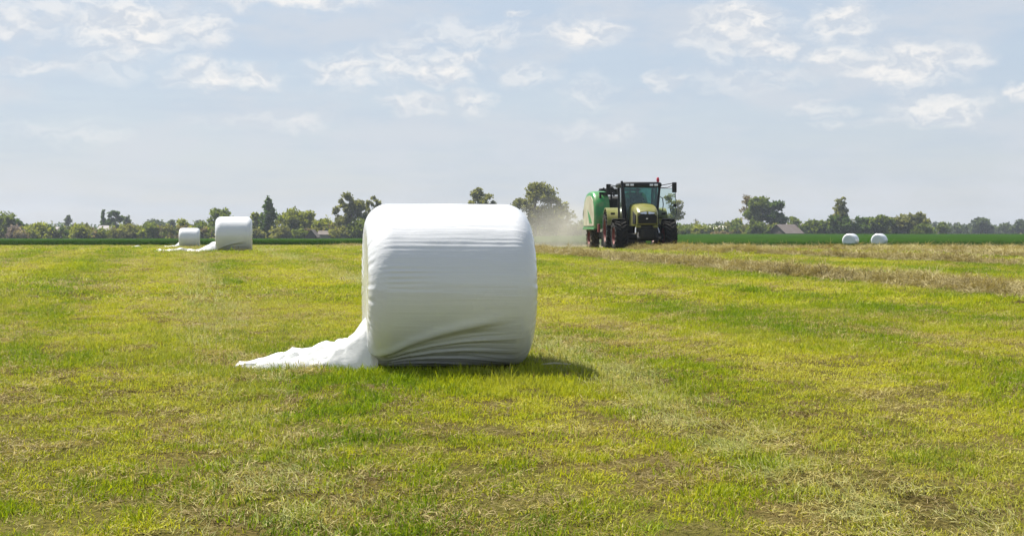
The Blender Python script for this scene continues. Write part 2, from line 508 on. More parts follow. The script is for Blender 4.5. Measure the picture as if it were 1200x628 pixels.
grassmat('crop_leaf', (0.012, 0.045, 0.001), (0.036, 0.085, 0.002), (0.036, 0.08, 0.002), (0.04, 0.075, 0.004), 0.3)

# soil / thatch under the sward
m, t = mat_new('meadow_soil')
n1, n2, n3, u, v = sward_drift(t)
g = t.n('ShaderNodeNewGeometry')
nf, _ = t.noise(g.outputs['Position'], 28, 3, 0.7)
c = t.mix(t.smooth(nf, 0.35, 0.65), (0.03, 0.024, 0.009), (0.12, 0.10, 0.03))
c = t.mix(t.smooth(n2, 0.35, 0.7, 0.0, 0.7), c, (0.12, 0.115, 0.03))
c = t.mix(t.math('MULTIPLY', t.smooth(n1, 0.45, 0.7, 0.0, 0.8), t.smooth(nf, 0.3, 0.6)), c, (0.13, 0.092, 0.04))
c = t.mix(t.smooth(n3, 0.58, 0.78, 0.0, 0.55), c, (0.06, 0.038, 0.018))
p = principled(t, c, 0.95, 0.0, 0.0)
b = t.n('ShaderNodeBump'); b.inputs['Strength'].default_value = 0.8; b.inputs['Distance'].default_value = 0.05
t.link(nf, b.inputs['Height']); t.link(b.outputs[0], p.inputs['Normal'])
out(t, p.outputs[0])

# ------------------------------------------------------------------ ground
def ground_sheet():
    uu = np.linspace(-1, 1, 261); xs = 3.0 * np.sinh(uu * 7.2) / np.sinh(7.2) * 1300 / 3.0
    y_near = np.arange(-14, 30, 0.22)
    k = np.linspace(0, 1, 190)
    y_far = 30 * (4000 / 30) ** k
    ys = np.concatenate([[-900, -300, -100, -50, -30, -20], y_near, y_far])
    X, Y = np.meshgrid(xs, ys)
    Z = zt(X, Y)
    far = sstep(np.hypot(X, Y), 500, 1500)
    Z = Z * (1 - far) - 1.8 * far
    V = np.stack([X, Y, Z], -1).reshape(-1, 3)
    ny, nx = X.shape
    i = np.arange(ny - 1)[:, None] * nx + np.arange(nx - 1)[None, :]
    Fq = np.stack([i, i + 1, i + nx + 1, i + nx], -1).reshape(-1, 4)
    o = link('ground', mesh_np('ground', V, Fq, True), MATS['meadow_soil'])
    tag(o, kind='structure', label='mown meadow soil and thatch under the grass', cat='ground')
    return o
ground_sheet()

# ------------------------------------------------------------------ scatter machinery (geometry nodes)
def blades_mesh(name, rad, n, hmin, hmax, wid, lean=0.5, flat=0.0, mat=None, seed=0, align=None, curl=0.5, z0=0.0, zr=0.0):
    r = np.random.default_rng(seed)
    a = r.uniform(0, 2 * np.pi, n); q = rad * np.sqrt(r.uniform(0, 1, n))
    bx, by = q * np.cos(a), q * np.sin(a)
    h = r.uniform(hmin, hmax, n) * (0.7 + 0.3 * r.uniform(0, 1, n))
    dirn = r.uniform(0, 2 * np.pi, n) if align is None else r.normal(align, 0.35, n) + np.pi * (r.uniform(0, 1, n) < 0.5)
    ln = np.clip(np.abs(r.normal(lean, lean * 0.5, n)), 0, 1.4)
    isflat = r.uniform(0, 1, n) < flat
    ln = np.where(isflat, r.uniform(1.2, 1.5, n), ln)
    up = np.cos(ln) * h; sd = np.sin(ln) * h
    dx, dy = np.cos(dirn), np.sin(dirn)
    wv = wid * r.uniform(0.6, 1.3, n)
    wd = dirn + np.pi / 2 + r.normal(0, 0.7, n)
    wx_, wy_ = np.cos(wd) * wv / 2, np.sin(wd) * wv / 2
    zb = z0 + r.uniform(0, 1, n) * zr
    b = np.stack([bx, by, zb], -1); W = np.stack([wx_, wy_, r.normal(0, 0.15, n) * wv], -1)
    mid = b + np.stack([dx * sd * 0.38, dy * sd * 0.38, up * (0.5 + 0.12 * curl)], -1)
    tip = b + np.stack([dx * sd * (1 + 0.25 * curl), dy * sd * (1 + 0.25 * curl), up * (1 - 0.12 * curl)], -1)
    V = np.stack([b - W, b + W, mid + W * 0.85, mid - W * 0.85, tip], 1).reshape(-1, 3)
    me = bpy.data.meshes.new(name)
    o = np.arange(n)[:, None] * 5
    q4 = o + np.array([[0, 1, 2, 3]]); t3 = o + np.array([[3, 2, 4]])
    faces = [tuple(x) for x in q4.tolist()] + [tuple(x) for x in t3.tolist()]
    me.from_pydata(V.tolist(), [], faces)
    at = me.attributes.new('tint', 'FLOAT', 'POINT')
    at.data.foreach_set('value', np.repeat(r.beta(1.0, 1.15, n), 5).astype(np.float32))
    if mat: me.materials.append(MATS[mat])
    return me

def proto_collection(name, meshes):
    c = bpy.data.collections.new(name)
    for i, me in enumerate(meshes):
        o = bpy.data.objects.new('%s_%02d' % (name, i), me)
        c.objects.link(o)
    return c

def scatter(name, pts, rot, scl, idx, coll, label, cat):
    me = bpy.data.meshes.new(name)
    n = len(pts)
    me.vertices.add(n); me.vertices.foreach_set('co', np.asarray(pts, np.float32).ravel())
    a = me.attributes.new('rot', 'FLOAT_VECTOR', 'POINT'); a.data.foreach_set('vector', np.asarray(rot, np.float32).ravel())
    a = me.attributes.new('scl', 'FLOAT_VECTOR', 'POINT'); a.data.foreach_set('vector', np.asarray(scl, np.float32).ravel())
    a = me.attributes.new('idx', 'INT', 'POINT'); a.data.foreach_set('value', np.asarray(idx, np.int32))
    x, y = np.asarray(pts)[:, 0], np.asarray(pts)[:, 1]
    uu = rowu(x, y); vv = y * ROWX - x * ROWY
    yel = 0.8 * sstep(0.6 * fbm(x * 0.4 + 3, y * 0.4, 61, 3) + 0.4 * fbm(x * 4, y * 3, 64, 2), 0.34, 0.66)
    yel = np.clip(yel + 0.32 * np.sin(uu * 2 * np.pi / 2.72 + 2.4), 0, 1)
    dryv = 0.6 * sstep(fbm(uu * 0.9 + 3, vv * 0.2, 62, 4), 0.48, 0.72) * (0.4 + 0.6 * fbm(x * 3, y * 3, 63, 2))
    a = me.attributes.new('drift', 'FLOAT_VECTOR', 'POINT'); a.data.foreach_set('vector', np.stack([yel, dryv, yel * 0], -1).astype(np.float32).ravel())
    me.update()
    o = link(name, me)
    ng = bpy.data.node_groups.new(name + '_nodes', 'GeometryNodeTree')
    ng.interface.new_socket('Geometry', in_out='INPUT', socket_type='NodeSocketGeometry')
    ng.interface.new_socket('Geometry', in_out='OUTPUT', socket_type='NodeSocketGeometry')
    gi = ng.nodes.new('NodeGroupInput'); go = ng.nodes.new('NodeGroupOutput')
    ci = ng.nodes.new('GeometryNodeCollectionInfo')
    ci.inputs['Collection'].default_value = coll
    ci.inputs['Separate Children'].default_value = True
    ci.inputs['Reset Children'].default_value = True
    ip = ng.nodes.new('GeometryNodeInstanceOnPoints')
    ip.inputs['Pick Instance'].default_value = True
    def attr(nm, ty):
        nd = ng.nodes.new('GeometryNodeInputNamedAttribute'); nd.data_type = ty
        nd.inputs['Name'].default_value = nm
        return [s for s in nd.outputs if s.enabled and s.name == 'Attribute'][0]
    ng.links.new(gi.outputs[0], ip.inputs['Points'])
    ng.links.new(ci.outputs[0], ip.inputs['Instance'])
    ng.links.new(attr('idx', 'INT'), ip.inputs['Instance Index'])
    e2r = ng.nodes.new('FunctionNodeEulerToRotation')
    ng.links.new(attr('rot', 'FLOAT_VECTOR'), e2r.inputs[0])
    ng.links.new(e2r.outputs[0], ip.inputs['Rotation'])
    ng.links.new(attr('scl', 'FLOAT_VECTOR'), ip.inputs['Scale'])
    ng.links.new(ip.outputs[0], go.inputs[0])
    md = o.modifiers.new('scatter', 'NODES'); md.node_group = ng
    tag(o, label, cat, kind='stuff')
    return o

# ------------------------------------------------------------------ bales: where they stand
BALE_AX = R(9.0)
B1 = (-0.515, 11.2); B2 = (-9.93, 50.8); B3 = (-20.4, 90.0)
B4 = (31.9, 134.0); B5 = (34.7, 134.4)

# ------------------------------------------------------------------ grass
PH = []
for s in range(3): PH.append(blades_mesh('lush%d' % s, 0.13, 85, 0.03, 0.085, 0.0048, 0.5, 0.08, 'grass_lush', 10 + s))
for s in range(3): PH.append(blades_mesh('short%d' % s, 0.14, 95, 0.02, 0.055, 0.0048, 0.65, 0.2, 'grass_yellow', 20 + s))
for s in range(3): PH.append(blades_mesh('dry%d' % s, 0.15, 75, 0.025, 0.075, 0.0045, 0.9, 0.65, 'grass_dry', 30 + s, zr=0.03))
for s in range(3): PH.append(blades_mesh('laid%d' % s, 0.17, 85, 0.05, 0.15, 0.0034, 1.28, 0.6, 'grass_laid', 40 + s, align=0.0, zr=0.022))
for s in range(3): PH.append(blades_mesh('thatch%d' % s, 0.16, 80, 0.02, 0.075, 0.0045, 1.2, 0.85, 'thatch', 50 + s, zr=0.018))
GRASS = proto_collection('grass_proto', PH)

def in_bale(x, y):
    k = np.zeros(x.shape, bool)
    ca, sa = math.cos(BALE_AX), math.sin(BALE_AX)
    for (bx, by), m_ in ((B1, 0.0), (B2, 0.0), (B3, 0.0)):
        lx = (x - bx) * ca + (y - by) * sa; ly = -(x - bx) * sa + (y - by) * ca
        k |= (np.abs(lx) < 0.56) & (np.abs(ly) < 0.36)
    return k

def grass_zone(name, d0, d1, dens, sc, seed, label):
    r = np.random.default_rng(seed)
    half = lambda y: 0.40 * y + 2.0
    area = (half(d0) + half(d1)) * (d1 - d0)
    n = int(area * dens)
    y = np.sqrt(r.uniform(d0 ** 2, d1 ** 2, n)); x = r.uniform(-1, 1, n) * half(y)
    y = y - 0.0
    keep = ~in_bale(x, y)
    x = x[keep]; y = y[keep]
    u = rowu(x, y); v = y * ROWX - x * ROWY
    # kind of sward at each spot
    n1 = fbm(u * 0.8 + 31, v * 0.22 + 9, 5, 4)
    n2 = fbm(x * 1.6, y * 1.6, 8, 4)
    nl = fbm(x * 0.35 + 7, y * 0.35, 21, 3)
    band = np.zeros_like(u)
    for c, wd, st in ((0.40, 0.55, .75), (3.15, 0.45, .95), (-3.6, 0.6, .35), (-6.3, .6, .3), (7.2, .6, .3), (9.9, .6, .3), (-10.4, .7, .35), (-13.1, .6, .3)):
        band = np.maximum(band, st * np.exp(-((u - c) / wd) ** 2))
    n4 = fbm(x * 8.5, y * 6.0, 18, 2)
    dry = 0.32 * (n1 - 0.5) * 2 + 0.25 * (n2 - 0.5) * 2 + 0.8 * (n4 - 0.5) * 2 + 0.34 * band + r.normal(0, 0.18, len(x))
    strip = np.sin(u * 2 * np.pi / 2.72 + 0.8) * (0.6 + 0.8 * vnoise(v * 0.1, u * 0.4, 33))
    lush = 0.27 * strip + (nl - 0.5) * 1.3 + 1.1 * (fbm(x * 3.1 + 9, y * 2.4, 29, 2) - 0.5) + r.normal(0, 0.22, len(x)) - 0.35 * band
    # rank grass left standing round the near bale
    nb = 0.7 * np.exp(-(((x - B1[0] - 0.25) / 0.9) ** 2 + ((y - B1[1] + 0.85) / 0.5) ** 2))
    lush = lush + 1.3 * nb; dry = dry - 0.8 * nb
    kind = np.where(dry > 0.36, 2, np.where(lush > 0.06, 0, 1))
    laid = (band > 0.45) & (r.uniform(0, 1, len(x)) < np.where(np.abs(u - 3.15) < 0.8, 0.5, 0.22) * sstep(n1, 0.3, 0.6) + 0.05) 
    kind = np.where(laid, 3, kind)
    bare = fbm(x * 8.0 + 5, y * 6.0, 77, 2)
    kind = np.where((bare + 0.22 * (n1 - 0.5) + 0.0 * band > 0.685) & (r.uniform(0, 1, len(x)) < 0.85), 4, kind)
    kind = np.where((kind == 2) & (r.uniform(0, 1, len(x)) < 0.15), 4, kind)
    k2 = np.ones(len(x), bool)
    x, y, u, kind, lush, nb = x[k2], y[k2], u[k2], kind[k2], lush[k2], nb[k2]
    n = len(x)
    idx = kind * 3 + r.integers(0, 3, n)
    rz = r.uniform(0, 6.283, n)
    rz = np.where(kind == 3, math.atan2(ROWX, -ROWY) + r.normal(0, 0.3, n), rz)
    rot = np.stack([r.normal(0, 0.12, n), r.normal(0, 0.12, n), rz], -1)
    hz = r.uniform(0.6, 1.05, n) * (1 + 0.35 * np.clip(lush, 0, 1)) * (1 + 0.55 * nb)
    s = sc * r.uniform(0.85, 1.2, n)
    scl = np.stack([s, s, hz * (0.55 + 0.45 * sc)], -1)
    pts = np.stack([x, y, zt(x, y) - 0.008], -1)
    return scatter(name, pts, rot, scl, idx, GRASS, label, 'grass')
grass_zone('foreground_grass', 3.6, 19, 120, 1.0, 1, 'short mown grass with dry thatch in the foreground')
grass_zone('meadow_grass', 19, 48, 30, 1.7, 2, 'mown yellow-green grass in the middle distance')
grass_zone('far_meadow_grass', 48, 130, 7.5, 3.0, 3, 'thin mown grass at the far edge of the meadow')

# ------------------------------------------------------------------ hay windrows
HP = []
for s in range(5):
    HP.append(blades_mesh('hay%d' % s, 0.20, 60, 0.10, 0.30, 0.010, 1.2, 0.55, 'hay', 60 + s, zr=0.09, curl=0.9))
HAY = proto_collection('hay_proto', HP)
def windrow(u0, y0, y1, width, height, dens, seed, label, sc=1.0, gaps=0.0, bend=0.0):
    r = np.random.default_rng(seed)
    n = int((y1 - y0) * 1.03 * width * dens)
    y = r.uniform(y0, y1, n)
    wob = (fbm(y * 0.12, y * 0 + seed, seed, 2) - 0.5) * 0.9
    off = r.normal(0, 0.36, n) * width / 2 * 1.25
    u = u0 + wob + off + bend * (60 - y)
    x = (u - y * ROWY) / ROWX
    amt = fbm(x * 0.9, y * 0.45, seed + 3, 3)
    keep = r.uniform(0, 1, n) < np.clip(1 - gaps + (amt - 0.5) * 2.2, 0.05, 1)
    x, y, off, amt = x[keep], y[keep], off[keep], amt[keep]
    n = len(x)
    z = zt(x, y) + height * np.exp(-(off / (width * 0.38)) ** 2) * r.uniform(0, 1, n) * (0.35 + 1.1 * amt)
    rot = np.stack([r.normal(0, 0.3, n), r.normal(0, 0.3, n), r.uniform(0, 6.283, n)], -1)
    s = sc * r.uniform(0.8, 1.3, n)
    o = scatter('hay_windrow', np.stack([x, y, z], -1), rot, np.stack([s, s, 0.30 + 0.25 * s / sc], -1), r.integers(0, 5, n), HAY, label, 'windrow')
    return o
windrow(12.7, 15, 60, 1.15, 0.16, 85, 101, 'nearest row of raked dry hay, slanting across the meadow at right', 0.85, 0.12)
windrow(12.6, 60, 128, 2.2, 0.08, 9, 102, 'faint far stretch of raked hay beyond the big bale', 1.2, 0.4)
windrow(18.7, 26, 60.3, 1.3, 0.20, 50, 103, 'row of raked hay running under the tractor', 1.0, 0.0, 0.085)
windrow(26.4, 40, 110, 1.8, 0.10, 20, 104, 'row of raked hay behind the tractor row', 1.2, 0.05)
windrow(32.4, 50, 120, 2.2, 0.10, 20, 105, 'third row of raked hay towards the two end-on bales', 1.2, 0.05)
windrow(39.2, 60, 132, 2.4, 0.09, 16, 106, 'fourth row of raked hay in front of the two end-on bales', 1.3, 0.05)
windrow(46.0, 75, 138, 2.6, 0.08, 14, 107, 'farthest row of raked hay at the right edge', 1.3, 0.05)
# ------------------------------------------------------------------ crop field beyond the meadow
def crop_front(x): return np.clip(122 + 0.26 * x, 100, 160) + 1.2 * (fbm(x * 0.08 + 4, x * 0 + 2, 9, 2) - 0.5)
def crop():
    xs = np.linspace(-150, 170, 260); k = np.linspace(0, 1, 60)
    X = np.repeat(xs[None, :], 61, 0)
    front = crop_front(xs)
    back = 345 + 0.45 * np.clip(xs, -80, 90)
    Y = np.concatenate([front[None, :], front[None, :] + (k[:, None] ** 1.4) * (back - front)[None, :]], 0)
    Y[1] = front + 0.05
    Z = zt(X, Y) + 0.30 + 0.10 * (fbm(X * 0.5, Y * 0.5, 40, 3) - 0.5)
    Z[0] = zt(X[0], Y[0]) - 0.05
    Z[-1] = zt(X[-1], Y[-1]) - 0.05
    V = np.stack([X, Y, Z], -1).reshape(-1, 3); nx = len(xs)
    i = np.arange(60)[:, None] * nx + np.arange(nx - 1)[None, :]
    Fq = np.stack([i, i + 1, i + nx + 1, i + nx], -1).reshape(-1, 4)
    me = mesh_np('crop_field', V, Fq, True)
    at = me.attributes.new('tint', 'FLOAT', 'POINT')
    at.data.foreach_set('value', np.clip(fbm(V[:, 0] * 0.9, V[:, 1] * 0.12, 44, 4), 0, 1).astype(np.float32))
    o = link('crop_field', me, MATS['crop_leaf'])
    tag(o, 'strip of dark green young cereal crop beyond the meadow', 'crop', kind='stuff')
    protos = [blades_mesh('crop%d' % s, 0.25, 60, 0.30, 0.55, 0.03, 0.3, 0.0, 'crop_leaf', 80 + s) for s in range(3)]
    r = np.random.default_rng(5)
    n = 14000
    x = r.uniform(-75, 90, n); dy = r.exponential(9.0, n)
    y = crop_front(x) + dy
    ok = y < 300
    x, y = x[ok], y[ok]; n = len(x)
    rot = np.stack([np.zeros(n), np.zeros(n), r.uniform(0, 6.28, n)], -1)
    s = r.uniform(0.8, 1.2, n)
    scatter('crop_stalks', np.stack([x, y, zt(x, y) - 0.03], -1), rot, np.stack([s * 1.8, s * 1.8, s * 0.95], -1), r.integers(0, 3, n),
            proto_collection('crop_proto', protos), 'upright green crop blades along the edge of the cereal field', 'crop')
crop()
# ------------------------------------------------------------------ wrapped bales
def bale_body(name, R0=0.648, L=1.285, detail=1.0, crease=True, seed=0):
    """round bale lying on its side, axis along local X, base at z = 0"""
    nT = int(440 * detail)
    hl = L / 2; e = 0.185
    prof = []
    for k in np.linspace(0.02, 1, int(14 * detail)): prof.append((-hl + 0.012 * (1 - k), (R0 - e) * k))
    for k in np.linspace(0, 1, int(14 * detail))[1:]:
        q = k * math.pi / 2; prof.append((-hl + e - e * math.cos(q), R0 - e + e * math.sin(q)))
    for k in np.linspace(0, 1, int(90 * detail))[1:-1]: prof.append((-hl + e + (L - 2 * e) * k, R0))
    for k in np.linspace(0, 1, int(14 * detail)):
        q = (1 - k) * math.pi / 2; prof.append((hl - e + e * math.cos(q), R0 - e + e * math.sin(q)))
    for k in np.linspace(1, 0.02, int(14 * detail))[1:]: prof.append((hl - 0.012 * (1 - k), (R0 - e) * k))
    P = np.array(prof)
    th = np.linspace(0, 2 * np.pi, nT, endpoint=False)      # 0 = front (-Y), pi/2 = up
    X = np.repeat(P[:, :1], nT, 1); Rr = np.repeat(P[:, 1:], nT, 1); T = np.repeat(th[None, :], len(P), 0)
    side = Rr / R0
    # barrel and lumps of the pressed crop
    Rr = Rr * (1 + 0.006 * (1 - (X / hl) ** 2))
    lump = (fbm(X * 3 + seed, T / 6.2832 * 16, 3 + seed, 3) - 0.5)
    tper = (T / (2 * np.pi))
    fadeT = np.clip(np.minimum(tper, 1 - tper) * 12, 0, 1)
    Rr = Rr + 0.007 * lump * fadeT * sstep(side, 0.5, 1.0)
    # gathers where the film folds over the edge
    gath = np.sin(T * 38 + 5 * vnoise(T * 3, X * 0, 4)) * 0.5 + np.sin(T * 61 + 1.3) * 0.35 + np.sin(T * 23 + 2.2) * 0.4
    edge = np.exp(-((np.abs(X) - hl + 0.03) / 0.06) ** 2) * sstep(side, 0.25, 0.8)
    Rr = Rr + 0.0006 * gath * edge
    X = X + np.sign(X) * 0.0022 * gath * sstep(side, 0.2, 0.6) * (side < 0.9)
    band_ = (T / (2 * np.pi) * 15 + 0.22 * X + 0.12 * vnoise(X * 3, T * 2, 41)) % 1.0
    Rr = Rr + 0.0010 * (band_ - 0.5) * sstep(side, 0.8, 1.0)      # overlapping turns of film
    if crease:
        tf = np.degrees(np.where(T > np.pi, T - 2 * np.pi, T))       # -180..180, negative = below the middle of the front
        tc_ = np.interp(X, [-0.64, -0.5, -0.34, -0.15, 0.05, 0.25, 0.45, 0.64], [-62, -50, -40, -33, -28, -24, -21, -19])
        dd = tf - tc_
        fx = sstep(X, 0.50, 0.05)
        below = sstep(dd, 1.5, -4) * sstep(dd, -75, -20) * fx
        Rr = Rr - 0.026 * below + 0.014 * np.exp(-((dd - 2.5) / 4.0) ** 2) * fx
        # folds fanning out under the lifted edge
        ang = np.degrees(np.arctan2((dd + 3) * 0.0109, (X + 0.95)))
        fold = np.sin(ang * 1.15 + 3 * vnoise(ang * 0.2, X * 2, 8)) + 0.6 * np.sin(ang * 2.3 + 1) + 0.45 * np.sin(ang * 5.1 + 4 * vnoise(ang * 0.5, X * 3, 9))
        Rr = Rr + 0.0055 * fold * sstep(dd, 0, -6) * sstep(tf, -105, -75) * sstep(X, 0.62, 0.1)
        # horizontal tension wrinkles on the upper front
        wr = np.sin(tf * 1.9 + 4 * vnoise(X * 2.2, tf * 0.06, 6)) * sstep(vnoise(X * 1.7 + 3, tf * 0.09, 12), 0.45, 0.8)
        Rr = Rr + 0.0032 * wr * np.exp(-((tf - 18) / 13) ** 2) * sstep(np.abs(X), 0.6, 0.45)
    Y = -Rr * np.cos(T); Z = R0 + Rr * np.sin(T)
    # sags flat where it rests
    Z = np.where(Z < 0.06, 0.06 + (Z - 0.06) * 0.55, Z) - 0.03
    V = np.stack([X, Y, Z], -1).reshape(-1, 3)
    nP = len(P)
    i = np.arange(nP - 1)[:, None] * nT + np.arange(nT)[None, :]
    j = np.arange(nP - 1)[:, None] * nT + (np.arange(nT)[None, :] + 1) % nT
    Fq = np.stack([i, j, j + nT, i + nT], -1).reshape(-1, 4)
    faces = [tuple(f) for f in Fq.tolist()] + [tuple(range(nT)), tuple(range((nP - 1) * nT, nP * nT))[::-1]]
    me = bpy.data.meshes.new(name)
    me.from_pydata(V.tolist(), [], faces)
    bm = bmesh.new(); bm.from_mesh(me); bmesh.ops.recalc_face_normals(bm, faces=bm.faces); bm.to_mesh(me); bm.free()
    me.polygons.foreach_set('use_smooth', np.ones(len(me.polygons), bool))
    me.materials.append(MATS['bale_film'])
    return me

def film_tail(name, stations, parent, seed=0, crump=0.016, ns=190, nt=70, along=0.0):
    """crumpled tail of loose film: stations = (x, y_front, y_back, height) in the parent's frame"""
    S = np.array(stations, float)
    s = np.linspace(0, 1, ns); ks = np.linspace(0, 1, len(S))
    x = np.interp(s, ks, S[:, 0]); yf = np.interp(s, ks, S[:, 1]); yb = np.interp(s, ks, S[:, 2]); h = np.interp(s, ks, S[:, 3])
    k = np.linspace(0, 1, nt)
    Sx = np.repeat(x[:, None], nt, 1)
    K = np.repeat(k[None, :], ns, 0)
    Y = yf[:, None] + (yb - yf)[:, None] * K
    arch = np.clip(np.sin(np.pi * K) ** 0.55, 0, 1)
    Z = h[:, None] * arch
    # long folds running with the tail plus sharp crumples
    f1 = 1 - np.abs(2 * fbm(Sx * 2.2 + seed, Y * 11 + Sx * 3.0, 30 + seed, 2) - 1)
    f2 = 1 - np.abs(2 * fbm(Sx * 9 + Y * 4, Y * 13, 50 + seed, 3) - 1)
    sc = np.clip(h[:, None] / 0.12, 0.35, 1.6)
    Z = Z + arch * crump * sc * ((f1 - 0.62) * 2.0 + (f2 - 0.6) * 0.8)
    ed_ = np.clip(np.minimum(K, 1 - K) * 6, 0, 1)
    Z = Z + ed_ * crump * sc * (2.0 * (lnoise(Sx * 5 + Y * 2, Y * 12 - Sx * 4, 71 + seed) - 0.5) + 1.3 * (lnoise(Sx * 13 - Y * 5, Y * 26 + Sx * 6, 73 + seed) - 0.5))
    Xd = Sx + 0.05 * (fbm(Y * 7 + 3, Sx * 3, 70 + seed, 3) - 0.5)
    Y = Y + 0.07 * (fbm(Sx * 6, K * 3, 90 + seed, 3) - 0.5)
    Z = np.maximum(Z, 0.002)
    V = np.stack([Xd, Y, Z], -1).reshape(-1, 3)
    # sit on the terrain
    px, py = parent.location.x, parent.location.y
    V[:, 2] += zt(V[:, 0] + px, V[:, 1] + py) - parent.location.z
    i = np.arange(ns - 1)[:, None] * nt + np.arange(nt - 1)[None, :]
    Fq = np.stack([i, i + nt, i + nt + 1, i + 1], -1).reshape(-1, 4)
    o = link(name, mesh_np(name, V, Fq, False), MATS['loose_film'], parent)
    return o

def bale_thing(B, label, group, rz, detail, crease, seed):
    root = empty('wrapped_bale', (B[0], B[1], gz(*B)))
    body = link('wrapped_body', bale_body('wrapped_body', detail=detail, crease=crease, seed=seed), None, root)
    body.rotation_euler = (0, 0, rz)
    tag(root, label, 'bale', group)
    return root
b1 = bale_thing(B1, 'big glossy white wrapped round bale in the foreground with film trailing left', 'white wrapped hay bales', BALE_AX, 1.0, True, 0)
film_tail('film_tail', [(-0.50, -0.33, 0.10, 0.62), (-0.56, -0.40, 0.16, 0.50), (-0.625, -0.40, 0.20, 0.37), (-0.68, -0.38, 0.20, 0.30),
                        (-0.76, -0.35, 0.20, 0.215), (-0.84, -0.33, 0.20, 0.205), (-0.91, -0.30, 0.20, 0.165), (-1.02, -0.26, 0.19, 0.135), (-1.14, -0.22, 0.19, 0.12),
                        (-1.22, -0.18, 0.18, 0.135), (-1.30, -0.14, 0.17, 0.10), (-1.42, -0.10, 0.16, 0.085), (-1.54, -0.06, 0.14, 0.065), (-1.63, -0.03, 0.12, 0.055), (-1.66, 0.0, 0.09, 0.02)], b1, 0)
b2 = bale_thing(B2, 'mid-distance white wrapped bale, the larger of the pair at left', 'white wrapped hay bales', BALE_AX, 0.55, True, 3)
film_tail('film_tail', [(-0.50, -0.40, 0.3, 0.50), (-0.62, -0.42, 0.4, 0.36), (-0.80, -0.40, 0.5, 0.33), (-0.95, -0.35, 0.5, 0.24), (-1.10, -0.30, 0.5, 0.17), (-1.25, -0.25, 0.5, 0.13), (-1.45, -0.1, 0.3, 0.11),
                        (-1.7, 0.0, 0.3, 0.13), (-1.95, 0.0, 0.3, 0.16), (-2.15, 0.1, 0.35, 0.11), (-2.5, 0.1, 0.3, 0.09), (-2.75, 0.1, 0.3, 0.10), (-2.95, 0.15, 0.25, 0.02)], b2, 7, 0.012, 110, 36)
b3 = bale_thing(B3, 'smallest white wrapped bale at left, farther off beside the larger one', 'white wrapped hay bales', BALE_AX, 0.4, False, 5)
film_tail('film_tail', [(-0.45, -0.5, 0.3, 0.40), (-0.65, -0.5, 0.3, 0.34), (-0.9, -0.4, 0.2, 0.14), (-1.2, -0.3, 0.2, 0.12), (-1.6, -0.2, 0.2, 0.10), (-2.0, -0.1, 0.2, 0.08), (-2.4, 0.0, 0.2, 0.03)], b3, 12, 0.015, 60, 24)
# loose scrap of film on the meadow left of the small bale
sx, sy = atpx(161, 293, 86).x, 86.0
scrap = empty('film_scrap', (sx, sy, gz(sx, sy)))
fs = film_tail('film_sheet', [(-0.5, -0.3, 0.3, 0.02), (-0.3, -0.4, 0.4, 0.09), (0.0, -0.4, 0.4, 0.12), (0.3, -0.3, 0.4, 0.07), (0.55, -0.2, 0.2, 0.02)], scrap, 21, 0.04, 40, 20)
tag(scrap, 'scrap of white film lying on the grass at far left', 'film scrap')
for B, rz, lab in ((B4, 35, 'left one of two white bales standing end-on at right'), (B5, 33, 'right one of two white bales standing end-on at right')):
    r_ = empty('wrapped_bale', (B[0], B[1], gz(*B)))
    o = link('wrapped_body', bale_body('wrapped_body', R0=0.66, L=1.2, detail=0.4, crease=False, seed=int(rz)), None, r_)
    o.rotation_euler = (0, 0, R(90 - rz))
    tag(r_, lab, 'bale', 'white wrapped hay bales')

# a pale stick and a few darker clods near the big bale
mb = MB(); mb.tube([(0, 0, 0.01), (0.1, 0.01, 0.018), (0.22, -0.01, 0.012)], [0.007, 0.008, 0.004], 6)
st_ = mb.build('stick', MATS['ground_stick'], None, True, loc=(0.23, 10.95, gz(0.23, 10.95) + 0.03))
tag(st_, 'short pale stalk lying at the right foot of the big bale', 'stick')

# ------------------------------------------------------------------ trees and shrubs
def leaf_quads(P, size, r, tint):
    """random leaf-clump faces at points P"""
    n = len(P)
    a = r.normal(size=(n, 3)); a /= np.linalg.norm(a, axis=1)[:, None]
    b = np.cross(a, r.normal(size=(n, 3))); b /= np.linalg.norm(b, axis=1)[:, None]
    s = size * r.uniform(0.6, 1.35, n)[:, None]
    c = r.uniform(0.45, 0.8, n)[:, None]
    V = np.stack([P - a * s - b * s * c * 0.3, P + b * s * c, P + a * s + b * s * c * 0.2, P - b * s * c], 1).reshape(-1, 3)
    return V, np.repeat(tint, 4)
def leaf_mesh(name, P, size, r, tint, mat):
    V, T = leaf_quads(P, size, r, tint)
    me = mesh_np(name, V, np.arange(len(V)).reshape(-1, 4))
    at = me.attributes.new('tint', 'FLOAT', 'POINT'); at.data.foreach_set('value', T.astype(np.float32))
    me.materials.append(MATS[mat])
    return me
def blob_points(C, rad, n, r, squash=0.85):
    v = r.normal(size=(n, 3))
    ln = np.linalg.norm(v, axis=1)[:, None]
    v = v / ln * np.minimum(ln, 2.3) * 0.55
    # a few sub-clumps inside each clump keep the outline ragged
    k = r.normal(size=(6, 3)) * 0.45
    v = v * 0.62 + k[r.integers(0, 6, n)]
    return np.asarray(C)[None, :] + v * rad * np.array([1, 1, squash])
